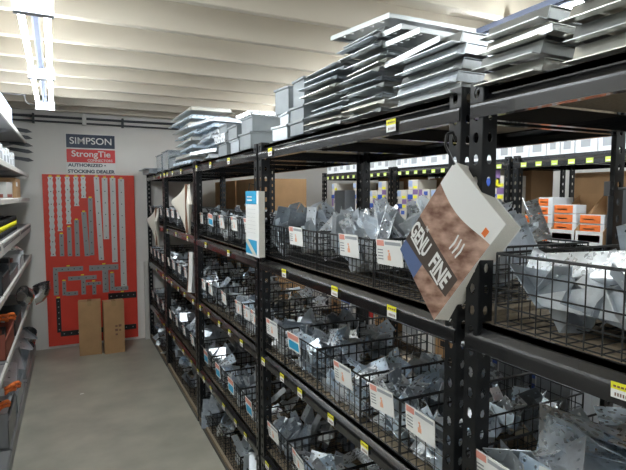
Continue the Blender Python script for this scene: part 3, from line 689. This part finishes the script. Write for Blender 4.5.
# wood-print catalogue: corners found in the room, plane turned partly to the aisle
P0 = Vector((.735, .875, 0)); pn = Vector((-math.sin(math.radians(55)), -math.cos(math.radians(55)), 0))
def onplane(x, y, off=0):
    r = CF * F_PX + CR * (x - 313) - CU * (y - 235); t = ((P0 - CAM).dot(pn) + off) / r.dot(pn); return CAM + r * t
cT, cR, cL, cB = onplane(455, 161), onplane(506, 224), onplane(400, 249, -.035), onplane(434, 320, -.02)
cN = -pn
Pf = surf((cT, cR, cL, cB), -.014, cN)
thick = Vector((.050, .004, -.010))
t = tag(link('catalogue', None, None, cT), 'thick catalogue with wood-print cover hanging by one corner from the rack post', 'catalogue')
def rel(p): return p - cT
N = 48
def vmap(u, j):
    ks = ((0, 0), (12, .235 + .04 * math.sin(u * 4.2)), (28, .60), (40, .88 - .10 * u), (48, 1))
    for (a, va), (c, vc) in zip(ks, ks[1:]):
        if a <= j <= c: return va + (vc - va) * (j - a) / (c - a)
def zone(i, j):
    if j < 12: return 0
    if 28 <= j < 40 and i < 45: return 2
    if j >= 40 and i < 20: return 3
    return 1
b = MB(); vs = []
for k in range(2):
    for i in range(N + 1):
        for j in range(N + 1): vs.append(rel(Pf(i / N, vmap(i / N, j))) + thick * (.03 * k))
o_ = (N + 1) ** 2; fs = []; ms = []
for i in range(N):
    for j in range(N):
        a = i * (N + 1) + j; q = (a, a + 1, a + N + 2, a + N + 1)
        z_ = zone(i, j); fs.append(q); ms.append(z_); fs.append(tuple(x + o_ for x in q[::-1])); ms.append(0)
ring = [i * (N + 1) for i in range(N + 1)] + [N * (N + 1) + j for j in range(1, N + 1)] + [i * (N + 1) + N for i in range(N - 1, -1, -1)] + [j for j in range(N - 1, 0, -1)]
for a, c in zip(ring, ring[1:] + ring[:1]): fs.append((a, c, c + o_, a + o_)); ms.append(0)
b.v = [tuple(v) for v in vs]; b.f = fs; b.m = ms
cov = b.build('cover', ['white', 'osb', 'banner', 'bluecover'], t, (0, 0, 0)); cov['label'] = 'wood-print front cover with brown banner'
def block(name, f0, f1, inset, mats, parent, n=24):
    b = MB(); vs = []
    for k in (f0, f1):
        for i in range(n + 1):
            for j in range(n + 1):
                u, v = inset + (1 - 2 * inset) * i / n, inset + (1 - 2 * inset) * j / n
                vs.append(rel(Pf(u, v)) + thick * k)
    o_ = (n + 1) ** 2; fs = []
    for i in range(n):
        for j in range(n):
            a = i * (n + 1) + j; q = (a, a + 1, a + n + 2, a + n + 1); fs += [q, tuple(x + o_ for x in q[::-1])]
    ring = [i * (n + 1) for i in range(n + 1)] + [n * (n + 1) + j for j in range(1, n + 1)] + [i * (n + 1) + n for i in range(n - 1, -1, -1)] + [j for j in range(n - 1, 0, -1)]
    for a, c in zip(ring, ring[1:] + ring[:1]): fs.append((a, c, c + o_, a + o_))
    b.v = [tuple(v) for v in vs]; b.f = fs; b.m = [0] * len(fs); return b.build(name, mats, parent, (0, 0, 0))
block('page_block', .04, .96, .006, ['paper'], t); block('back_cover', .965, 1.0, 0, ['white'], t)
def on_cover(me, u0, v0, su, sv, name, m, off=.0012):
    """lay lettering on the curved cover: text x runs along u, text up runs against v"""
    for vx in me.vertices:
        u, v = u0 + vx.co.x * su, v0 - vx.co.y * sv
        nn = (Pf(u + .01, v) - Pf(u, v)).cross(Pf(u, v + .01) - Pf(u, v)).normalized()
        if nn.dot(cN) > 0: nn = -nn
        vx.co = rel(Pf(u, v)) + nn * (off + (.0003 if vx.co.z > 0 else 0))
    me.materials.clear(); me.materials.append(M[m]); o = link(name, me, t, (0, 0, 0)); return o
on_cover(text_mesh('GENU', 1, .035, .01, width=2.3), .19, .72, .165, .20, 'lettering', 'white')
on_cover(text_mesh('FINE', 1, .035, .01, width=2.3), .67, .71, .155, .20, 'lettering', 'white')
on_cover(text_mesh('THE', 1, .02, .01, width=2.0), .20, .60, .03, .045, 'lettering', 'white')
b = MB()
for k in range(3): b.prism([(-1 + k, -.9), (-.7 + k, -1), (-.45 + k, 0), (-.75 + k, 1), (-1.05 + k, .9), (-.85 + k, 0)], 2, 0, .01)
on_cover(b.mesh('swoosh_mark', ['white']), .66, .44, .065, .075, 'swoosh_mark', 'white')
b = MB(); b.box(-1, 1, -1, 1, 0, .01); on_cover(b.mesh('logo_patch', ['orange']), .86, .17, .035, .03, 'logo_patch', 'orange')
b = MB(); b.box(-1, 1, -1, 1, 0, .01); on_cover(b.mesh('caption_line', ['white']), .18, .80, .13, .009, 'caption_line', 'white')
b = MB(); b.box(-1, 1, -1, 1, 0, .01); on_cover(b.mesh('caption_line', ['white']), .66, .79, .10, .009, 'caption_line', 'white')
b = MB(); b.tube([(.778, .885, 1.742), (.765, .880, 1.76), (.748, .878, 1.755), (.742, .876, 1.73), (cT.x - .002, cT.y, cT.z - .008)], .003, 6)
tag(b.build('wire_hook', ['black'], smooth=True), 'black wire hook on the post holding the wood-print catalogue', 'hook')
# blue-topped catalogue hanging on the next double post
p1, p2 = at(242, 191, 0, .745), at(262, 192, 0, .745)
yb, yn = at(243, 225, 0, .745).y, at(264, 225, 0, .745).y
zt = at(253, 191, 0, .745).z; zb = at(253, 256, 0, .745).z
c0 = Vector((.742, (yb + yn) / 2, zb)); H = zt - zb; Wd = abs(yb - yn)
a_ = math.radians(0)
t = link('catalogue', None, None, c0, (0, 0, a_)); tag(t, 'white catalogue with blue heading hanging upright on the middle rack post', 'catalogue')
Wd *= .62
MB().box(0, .003, -Wd / 2, Wd / 2, 0, H).build('cover', 'white', t)
MB().box(.003, .028, -Wd / 2 + .002, Wd / 2 - .004, .002, H - .002).build('page_block', 'paper', t)
MB().box(-.001, 0, -Wd / 2 + .03, Wd / 2, H * .80, H).build('heading_panel', 'cyan', t)
b = MB()
for k in range(2): b.box(-.0016, -.0009, -.0, Wd / 2 - .02, H * (.90 - k * .05), H * (.92 - k * .05))
b.build('heading_text', 'white', t)
b = MB(); b.box(-.001, 0, -Wd / 2 + .03, Wd / 2, H * .03, H * .25, 0); b.prism([(-Wd / 2 + .03, H * .03), (-Wd / 2 + .08, H * .03), (Wd / 2, H * .2), (Wd / 2, H * .25), (Wd / 2 - .03, H * .25)], 0, -.0015, -.0009, 1); b.build('cover_picture', ['cyan', 'cream'], t)
b = MB()
for k in range(7): b.box(-.0011, -.0004, -Wd / 2 + .045, Wd / 2 - .02, H * (.72 - k * .06), H * (.722 - k * .06))
b.build('body_text', 'greybox', t)
MB().tube([(.786, 2.262, zt + .03), (.76, 2.262, zt + .035), (.755, 2.262, zt - .006)], .002, 5).build('wire_hook', 'black')
tag(bpy.data.objects['wire_hook.001'], 'thin wire hook above the blue-topped catalogue', 'hook')
# curled booklets: a fan of limp pages hanging from one corner
def booklet(px, top, mid, bot, wl, wr, X, lab, inner='brown'):
    a = at(px, top, 0, X); m_ = at(px, mid, 0, X); z_ = at(px, bot, 0, X)
    t = link('booklet', None, None, a); tag(t, lab, 'booklet', 'curled booklets hung on the rack posts')
    Hh = a.z - z_.z; hm = a.z - m_.z; kx = 1 / abs(at(px + 1, mid, 0, X).y - at(px, mid, 0, X).y)
    for s_, wpx, nm in ((-1, wl, 'front_pages'), (1, wr, 'rear_pages')):
        b = MB(); n = 14; wd = abs(at(px + s_ * wpx, mid, 0, X).y - at(px, mid, 0, X).y) * .75
        # page leaf: spine line at y=0, outer edge swings out at mid height then returns
        vs = []; mlt = 6
        for k in range(n + 1):
            f_ = k / n; zz = -Hh * f_; q = hm / Hh
            out = (f_ / q) ** 1.7 if f_ < q else ((1 - f_) / (1 - q)) ** (1.9 if s_ < 0 else 1.25)
            for l in range(mlt + 1):
                g = l / mlt
                vs.append((-.05 * math.sin(PI * g * .6) * out - (.018 if s_ < 0 else 0), -s_ * wd * out * g * 1.0, zz + .015 * g * out))
        nn = len(vs); vs += [(x + (.010 if s_ < 0 else .016), y, z) for x, y, z in vs]
        W_ = mlt + 1; fs = []
        for k in range(n):
            for l in range(mlt):
                a0 = k * W_ + l; q_ = (a0, a0 + 1, a0 + W_ + 1, a0 + W_); fs += [q_, tuple(x + nn for x in q_[::-1])]
            for l in (0, mlt):
                a0 = k * W_ + l; fs.append((a0, a0 + W_, a0 + W_ + nn, a0 + nn))
        for k in (0, n):
            for l in range(mlt): a0 = k * W_ + l; fs.append((a0, a0 + 1, a0 + 1 + nn, a0 + nn))
        b.add(vs, fs); b.build(nm, ['paper' if s_ > 0 else 'cream'], t, (0, 0, 0), smooth=True)
    MB().box(-.019, .006, -.004, .004, -Hh * .97, 0).build('spine', inner, t, (0, 0, 0))
    MB().bar((0, 0, 0), (.04, 0, .02), .002, 5).build('hanging_wire', 'black', t, (0, 0, 0))
booklet(187.5, 184, 204, 234, 12, 12, .745, 'cream curled booklet hanging by its corner opposite the brown shipping cartons')
booklet(157, 208, 222, 246, 6, 4, .75, 'small cream booklet hanging on the post by the back wall')
a = at(190, 252, 0, .73); t = link('booklet', None, None, at(190, 294, 0, .73), (.10, .0, -.5)); tag(t, 'slim white-edged booklet hanging low below the cream curled booklet', 'booklet')
Hh = a.z - t.location.z
b = MB(); b.prism([(-.07, 0.03), (.02, 0), (.035, Hh * .6), (.01, Hh), (-.03, Hh * .45)], 0, 0, .004); b.build('cover', ['brown'], t)
b = MB(); b.prism([(-.065, 0.033), (.022, 0.002), (.037, Hh * .6), (.012, Hh), (-.025, Hh * .45)], 0, .004, .03); b.build('page_block', 'white', t)

# ================================================================= BACK WALL: SIGN AND RED BOARD
def W(x, y, off=0): return at(x, y, 1, WY - off)
t = empty('wall_sign', (.225, WY - .001, 1.86), 'navy, red and white dealer sign on the back wall above the red board', 'sign')
sw0, sw1 = W(66, 140).x, W(114.5, 140).x; sw = sw1 - sw0; cxs = (sw0 + sw1) / 2; t.location.x = cxs
z0 = [W(90, y).z - 1.86 for y in (135, 148.3, 149.7, 162.7, 163.5, 174)]
MB().box(-sw / 2 - .008, sw / 2 + .004, -.010, -.001, z0[5], z0[0] + .006).build('sign_panel', 'white', t)
MB().box(-sw / 2, sw / 2, -.012, -.010, z0[1], z0[0]).build('navy_field', 'navy', t)
MB().box(-sw / 2, sw / 2, -.012, -.010, z0[3], z0[2]).build('red_field', 'signred', t)
def wtext(body, zc, size, width, m, bold, parent, xo=0, yo=-.0125):
    me = text_mesh(body, size, bold, .0008, width=width); me.materials.clear(); me.materials.append(M[m])
    return link('lettering', me, parent, (xo, yo, zc), (PI / 2, 0, 0))
wtext('SIMPSON', (z0[0] + z0[1]) / 2, .098, sw * .86, 'white', .0008, t)
wtext('StrongTie', z0[2] - .050, .088, sw * .80, 'white', .0012, t)
wtext('CONNECTORS', z0[3] + .022, .036, sw * .52, 'white', .0006, t, xo=sw * .18)
wtext('AUTHORIZED •', z0[4] - .022, .045, sw * .78, 'navy', .0015, t, xo=-sw * .09, yo=-.011)
wtext('STOCKING DEALER', z0[5] + .024, .048, sw * .97, 'navy', .002, t, yo=-.011)
# red board
bx0, bx1 = W(45.5, 260).x, W(136, 260).x; bz0, bz1 = .03, W(90, 175).z
b = MB(); b.box(bx0, bx1, WY - .022, WY - .002, bz0, bz1); tag(b.build('display_board', ['red']), 'tall red display board fixed to the back wall under the dealer sign', 'display board')
BY = WY - .023
def strap(px, y0, y1, wpx, m, lab, wavy=False, skew=0, name='steel_strap'):
    x = W(px, (y0 + y1) / 2).x; za, zb_ = W(px, y0).z, W(px, y1).z; h = wpx * .0113 / 2; b = MB()
    if wavy:
        pts = []; n = max(4, int((za - zb_) / .06)); st = (za - zb_) / n
        for k in range(n): pts += [(x - h, za - st * k), (x - h * .72, za - st * (k + .5))]
        pts.append((x - h, zb_)); r = [(2 * x - p[0], p[1]) for p in pts[::-1]]; pts += r
        b.prism(pts, 1, BY - .006, BY)
    else: b.prism([(x - h, za), (x - h + skew, zb_), (x + h + skew, zb_), (x + h, za)], 1, BY - .006, BY)
    n = max(2, int((za - zb_) / .12))
    for k in range(n + 1):
        zz = za - .02 - (za - zb_ - .04) * k / n; b.box(x - .005 + skew * k / n, x + .005 + skew * k / n, BY - .0066, BY - .0055, zz - .005, zz + .005, 1)
    b.box(x - .014, x + .014, BY - .004, BY, za + .003, za + .014, 2)
    tag(b.build(name, [m, 'ink', 'yellow']), lab, 'steel strap', 'steel straps on the red board')
O2 = ['first', 'second', 'third', 'fourth', 'fifth']
for k, (px, y0, y1) in enumerate(((51.8, 177, 256), (59.3, 177, 231), (68, 177, 224), (76.2, 177, 206), (83.3, 177, 198))):
    strap(px, y0, y1, 4.6, 'strapm', f'scallop-edged steel strap, {O2[k]} and {["longest","second longest","middle-length","short","shortest"][k]} of five on the red board', True)
for k, (px, y0, y1, w_) in enumerate(((61.8, 234, 256, 3.6), (69.5, 227, 256, 3.8), (77, 220, 256, 4.0), (84.4, 212, 256, 4.4), (91, 198, 255, 4.0))):
    strap(px, y0, y1, w_, 'strapd', f'plain grey strap in the rising row, {["shortest","second shortest","middle","second longest","longest"][k]}, on the red board', skew=.0 if k != 3 else .02)
for k, (px, y0, y1, w_, lab) in enumerate(((97.5, 177, 260, 4.6, 'bent bright strap with a ridge, mid board beside the rising row'), (105.3, 178, 239, 5, 'wide pale strap, shortest of three long plain straps'), (113.6, 178, 262, 5, 'wide spotted strap in the middle of the long plain straps'), (122.3, 179, 286, 5.4, 'longest wide plain strap at the edge of the red board'))):
    strap(px, y0, y1, w_, 'strapm', lab, skew=.025 if k == 0 else 0)
def plate(rects, m, lab, name, cat='steel plate'):
    b = MB()
    P_ = [(W(x0, y0).x, W(x1, y0).x, W((x0 + x1) / 2, y1).z, W((x0 + x1) / 2, y0).z) for x0, x1, y0, y1 in rects]
    for k, (x0, x1, z0_, z1_) in enumerate(P_):
        b.box(x0, x1, BY - .006 - .0002 * k, BY, z0_, z1_)
        n = max(1, int(max(x1 - x0, z1_ - z0_) / .07))
        for q in range(n + 1):
            f_ = (q + .5) / (n + 1); cx, cz = (x0 + (x1 - x0) * f_, (z0_ + z1_) / 2) if x1 - x0 > z1_ - z0_ else ((x0 + x1) / 2, z0_ + (z1_ - z0_) * f_)
            b.box(cx - .005, cx + .005, BY - .0075, BY - .006, cz - .005, cz + .005, 1)
    x0, x1, z0_, z1_ = P_[0]; b.box((x0 + x1) / 2 - .015, (x0 + x1) / 2 + .015, BY - .003, BY, z1_ + .005, z1_ + .016, 2)
    tag(b.build(name, [m, 'ink' if m != 'black' else 'greybox', 'yellow']), lab, cat, 'flat plates on the red board')
plate([(53, 83, 266.5, 271), (53, 58, 271, 295)], 'strapd', 'large grey L-shaped plate on the red board', 'corner_plate')
plate([(68, 96.5, 275.5, 279.5), (81, 85.5, 279.5, 294)], 'strapd', 'medium grey T-shaped plate on the red board', 'tee_plate')
plate([(89, 118, 264.5, 270), (102, 108, 270, 292)], 'strapd', 'large grey T-shaped plate on the red board', 'tee_plate')
plate([(62, 66, 281, 295), (66, 78, 291, 295)], 'strapd', 'small grey L-shaped plate on the red board', 'corner_plate')
plate([(86, 101, 281.5, 284.5), (92, 96, 284.5, 294)], 'strapd', 'small grey T-shaped plate on the red board', 'tee_plate')
plate([(109.5, 114, 273, 290), (114, 128, 286, 290)], 'strapd', 'grey L-shaped plate under the long straps', 'corner_plate')
plate([(56, 60.5, 298, 332), (60.5, 136, 327, 332)], 'black', 'big black L-shaped plate behind the cardboard boxes', 'corner_plate')
plate([(108, 136, 292, 298)], 'black', 'short black flat plate above the second cardboard box', 'flat_plate')

# ================================================================= FLOOR OF THE AISLE
def shipping(px0, px1, ytop, ybase, lab, mark, rz):
    p = at((px0 + px1) / 2, ybase, 2, 0); k = (p - CAM).dot(CF) / F_PX
    w_ = (px1 - px0) * k * .93; h = (ybase - ytop) * k * .955; d = w_ * .55
    t = link('cardboard_box', None, None, (p.x, p.y, 0), (0, 0, rz)); tag(t, lab, 'cardboard box', 'cardboard boxes by the red board')
    b = MB(); b.box(-w_ / 2, w_ / 2, 0, d, 0, h - .004); b.build('carton_body', 'tanbox', t)
    for s_ in (0, 1): MB().box(-w_ / 2, w_ / 2, d * .5 * s_ + (.001 if s_ else 0), d * .5 * (s_ + 1) - (0 if s_ else .001), h - .004, h).build('flap', 'tanbox', t)
    MB().box(-.02, .02, -.0008, d + .0008, h - .05, h + .0006).build('tape', 'tape', t)
    if mark:
        b = MB()
        for i, (x, z, s_) in enumerate(((.02, .42, .02), (.02, .5, .016), (.055, .5, .02), (.055, .42, .014), (.02, .34, .016))): b.box(x - s_ * .7, x + s_ * .7, -.001, 0, h * z, h * z + s_ * 1.2)
        b.build('printed_marks', 'brown', t)
shipping(80, 102, 298, 355, 'tall cardboard box standing before the red board, beside the black L plate', False, -.06)
shipping(105, 125.5, 298, 353, 'tall cardboard box with printed marks standing before the red board', True, .06)
p = at(73, 343, 2, 0)
carton(p.x - .08, p.x + .10, p.y - .0, p.y + .10, 0, .08, 'white_carton', 'boxwhite', 'small flat white carton on the floor beside the cardboard boxes', 'carton', marks=())
for x, y, s_ in ((.02, 3.95, .012), (.30, 3.1, .008), (-.05, 4.9, .01), (.45, 4.6, .007)):
    pass
b = MB(); c = at(82, 394, 2, 0); b.prism([(c.x - .015, c.y - .01), (c.x + .018, c.y), (c.x + .01, c.y + .016), (c.x - .012, c.y + .012)], 2, .0005, .0015)
tag(b.build('paper_scrap', ['white']), 'tiny white paper scrap lying on the concrete aisle floor', 'litter')

# ================================================================= LEFT SHELVING
SX0, SX1 = WX + .03, -.36
SH = [2.16, 1.84, 1.60, 1.345, 1.03, .63]
LAB3 = ['against the back wall', 'one section before the back wall', 'before the orange-handled tools']
for k, (y0, y1) in enumerate(((4.68, 5.86), (3.45, 4.66), (2.22, 3.43))):
    t = empty('gondola_shelving', (SX0, y0, 0), f'grey steel gondola shelving section {LAB3[k]}', 'shelving', 'gondola shelving along the aisle')
    L = y1 - y0; D = SX1 - SX0
    MB().box(0, .02, 0, L, 0, 2.25).build('back_panel', 'shelfwhite', t)
    for yy in (0, L - .03): MB().box(.02, .05, yy, yy + .03, 0, 2.25).build('upright', 'shelfgrey', t)
    MB().prism([(.02, 0), (D, 0), (D, .085), (D - .01, .095), (.02, .095)], 1, 0, L).build('base_deck', 'shelfgrey', t)
    for z in SH:
        th = .075 if z == 1.345 else .032
        o = MB().prism([(.02, -.02), (D - .01, -.02), (D - .012, -.005), (.02, -.005)], 1, .004, L - .004).build('shelf', 'shelfgrey', t, (0, 0, z))
        MB().prism([(D - .012, .006), (D, .0), (D, -th), (D - .012, -th)], 1, .002, L - .002).build('price_rail', 'shelfwhite', o, (0, 0, 0))
        if z == 1.345:
            b = MB(); pts = []; q = .02
            while q < L - .05: pts += [(q, -.03), (q, -.012), (q + .03, -.012), (q + .03, -.03)]; q += .06
            pts += [(q, -.034), (.02, -.034)]
            b.prism(pts, 0, D, D + .001).build('printed_strip', 'darkgrey', o, (0, 0, 0))
        for yy in (.05, L - .05): MB().prism([(.05, -.02), (D - .05, -.02), (.05, -.11)], 1, yy - .0015, yy + .0015).build('shelf_bracket', 'shelfgrey', t, (0, 0, z))
# cans on the honeycomb-edged shelf
b = MB(); b.lathe([(.030, 0), (.034, .003), (.034, .012)], 18, mi=0); b.lathe([(.034, .012), (.034, .05)], 18, mi=1); b.lathe([(.0341, .05), (.0341, .085)], 18, mi=2); b.lathe([(.034, .085), (.034, .115), (.031, .118), (.031, .122)], 18, mi=1)
b.m = [1 if (m_ == 2 and (i_ % 18) > 8) else m_ for i_, m_ in enumerate(b.m)]
CANM = b.mesh('can', ['shelfgrey', 'ink', 'yellow']); CANM.shade_smooth()
for j, (y, x) in enumerate([(3.6 + .085 * i, -.42 - .09 * (i % 2) * .0) for i in range(14)] + [(3.62 + .085 * i, -.51) for i in range(14)]):
    o = link('can', CANM, None, (x, y, 1.341)); tag(o, 'black and yellow can in the double row on the gondola shelf', 'can', 'black and yellow cans')
def lbox(y0, y1, z, h, m, name, lab, d=.22, x1=-.385, marks=(), cat='box', group=None, rz=0):
    # face towards +x
    L = y1 - y0; b = MB(); mats = [m]; b.box(-d, 0, 0, L, 0, h)
    for v0, v1, h0, h1, mm in marks:
        if mm not in mats: mats.append(mm)
        b.box(0, .001, L * v0, L * v1, h * h0, h * h1, mats.index(mm)); b.box(-d * v1, -d * v0, -.001, 0, h * h0, h * h1, mats.index(mm))
    b.box(-d, 0, L * .45, L * .55, h, h + .0008)
    o = b.build(name, mats, loc=(x1, y0, z)); o.rotation_euler = (0, 0, rz); return tag(o, lab, cat, group)
z2 = 1.597
lbox(4.72, 5.15, z2, .17, 'tanbox', 'brown_carton', 'brown carton open to the aisle on the gondola shelf above the cans', marks=((.1, .4, .6, .8, 'white'),))
lbox(4.05, 4.45, z2, .12, 'shelfwhite', 'white_box', 'cream box one section before the brown carton on gondola', marks=((.1, .9, .1, .3, 'copper'),))
for i in range(6):
    lbox(3.55 + i * .2, 3.72 + i * .2, 1.837, .10 + .02 * (i % 2), 'boxwhite', 'white_box', 'white label-printed box in the row on the upper gondola shelf', marks=((.2, .8, .2, .6, 'greybox'), (.3, .6, .7, .9, 'cream')), cat='box', group='white boxes on the upper gondola shelf')
b = MB(); b.lathe([(.05, 0), (.075, .01), (.08, .20), (.06, .25), (.035, .27), (.035, .30)], 20)
tag(b.build('white_jug', ['white'], loc=(-.45, 3.62, 2.157), smooth=True), 'bright white jug at the top of the gondola beside the ceiling light', 'jug')
lbox(3.75, 4.5, 2.157, .12, 'lblue', 'long_package', 'long blue and white package lying along the gondola top', d=.1, x1=-.37, marks=((0, .3, .1, .9, 'white'),))
lbox(3.9, 4.65, 2.157, .16, 'copper', 'long_package', 'long red package lying behind the blue one on gondola top', d=.09, x1=-.50)
lbox(2.6, 3.5, 2.157, .14, 'tanbox', 'long_package', 'long tan package near the white jug on gondola top', d=.12, x1=-.37)
# dark hooks / handles hanging by the back wall
for i, z in enumerate((2.30, 2.24, 2.17, 2.11, 2.03)):
    b = MB(); b.prism([(0, 0), (.16, -.02), (.20, -.045), (.15, -.055), (0, -.03)], 1, 0, .02); b.bar((-.25, .01, -.01), (.0, .01, -.012), .008, 6)
    tag(b.build('black_hinge', ['darkgrey'], loc=(-.50, 5.62 + .02 * i, z - .02)), f'black strap hinge jutting out by the back wall, {O2[i]} down', 'hinge', 'black hinges by the back wall')
# items on lower shelves
def elbow(c, r, bend, lab, m='duct', rot=(0, 0, 0), seg=4):
    b = MB(); n = 20; rings = []
    for k in range(seg + 1):
        a = PI / 2 * k / seg
        cx, cz = bend * math.cos(a), bend * math.sin(a)
        rings.append([Vector(((bend + r * math.cos(q)) * math.cos(a) - bend, r * math.sin(q), (bend + r * math.cos(q)) * math.sin(a))) for q in [2 * PI * j / n for j in range(n)]])
    vs = [v for rr in rings for v in rr]; fs = [(i * n + j, i * n + (j + 1) % n, (i + 1) * n + (j + 1) % n, (i + 1) * n + j) for i in range(seg) for j in range(n)]
    vs2 = [v * 1 for v in vs]; b.add(vs, fs); ins = [(-bend + (v.x + bend) * .985, v.y * .97, v.z * .985) for v in vs]; b.add(ins, [f_[::-1] for f_ in fs])
    o = b.build('duct_elbow', [m], loc=c); o.rotation_euler = rot; return tag(o, lab, 'duct elbow', 'duct elbows on the gondola')
elbow((-.33, 5.30, .68), .075, .10, 'shiny duct elbow overhanging the gondola beside the red board', rot=(.2, 1.3, .3))
elbow((-.40, 5.05, .72), .07, .09, 'shiny duct elbow lying behind the overhanging one', rot=(1.2, .4, .8))
elbow((-.42, 5.55, .17), .07, .09, 'shiny duct elbow on the gondola base near the wall', rot=(.3, .9, 1.8))
elbow((-.45, 5.2, 1.10), .06, .07, 'duct elbow on the shelf below the cans', m='galv2', rot=(1.2, .2, .2))
for i, (y0, y1, z, h, m, lab) in enumerate(((4.72, 5.05, 1.027, .12, 'boxwhite', 'white open bin on the gondola shelf under the cans near the wall'), (3.9, 4.5, 1.027, .08, 'shelfgrey', 'low grey tray on the gondola shelf under the cans'),
        (3.5, 3.85, 1.027, .14, 'darkgrey', 'dark bin on the gondola shelf under the cans'), (4.1, 4.6, .627, .13, 'darkgrey', 'dark bin on the lower gondola shelf before the duct elbows'), (3.5, 4.0, .627, .16, 'copper', 'rust red bin on the lower gondola shelf'),
        (3.45, 3.9, .097, .22, 'shelfgrey', 'grey metal bin on the gondola base by the orange handles'), (4.0, 4.5, .097, .16, 'galv3', 'folded dull sheet metal box on the gondola base'), (4.75, 5.3, .097, .12, 'galv3', 'low zinc box on the gondola base near the duct elbow'))):
    d = .36; b = MB(); L = y1 - y0; tt = .004
    b.box(-d, 0, 0, L, 0, tt); b.box(-tt, 0, 0, L, 0, h * .8); b.box(-d, -d + tt, 0, L, 0, h); b.box(-d, 0, 0, tt, 0, h); b.box(-d, 0, L - tt, L, 0, h); b.box(-.002, .004, 0, L, h * .74, h * .8)
    tag(b.build('storage_bin', [m], loc=(-.375, y0, z)), lab, 'bin', 'bins on the gondola')
for i in range(11):
    lbox(3.45 + i * .11, 3.45 + i * .11 + .095, 1.027 if i > 5 else .627, .07 + .03 * (i % 3), ['darkgrey', 'galv3', 'copper', 'galv4'][i % 4], 'hardware_box', f'small hardware box on the gondola, {(ORD + ["eighth", "ninth", "tenth", "eleventh"])[i]} towards the wall', d=.14, x1=-.42, group='hardware boxes on the gondola', marks=((.2, .8, .3, .7, 'shelfwhite'),))
for i in range(5):
    b = MB(); b.sheet(T((0, 0, 0)), .22, .5, 2, 4, .01, .002); b.box(.11, .112, -.25, .25, 0, .02)
    o = b.build('sheet_panel', ['galv' if i % 2 else 'galv3'], loc=(-.50, [3.85, 4.3, 4.7, 5.2, 5.5][i], .30 + .01 * i)); o.rotation_euler = (.1, .35, .1 * i)
    tag(o, f'leaning perforated sheet panel on the gondola base, {O2[i]} towards the wall', 'sheet metal', 'sheet panels on the gondola base')
for i, (y, z, x) in enumerate(((3.58, .40, -.40), (3.75, .36, -.39), (3.50, .33, -.43), (3.95, .78, -.42), (3.82, .80, -.45))):
    b = MB(); b.tube([(0, 0, 0), (.02, .03, .01), (.04, .07, 0), (.045, .12, -.02)], .011, 8); b.tube([(0, 0, .03), (.025, .03, .035), (.045, .06, .03), (.05, .11, .0)], .011, 8)
    t = link('pliers', None, None, (x, y - .02, z)); tag(t, f'orange-handled tin snips lying on the gondola, {O2[i]} from the floor bin', 'tin snips', 'orange-handled snips')
    b.build('handle', ['orange'], t, smooth=True); MB().prism([(-.06, 0), (0, -.012), (0, .04), (-.06, .02)], 1, -.006, .006).build('blade', ['galv3'], t)
print('PIECES', count, len(S.objects))
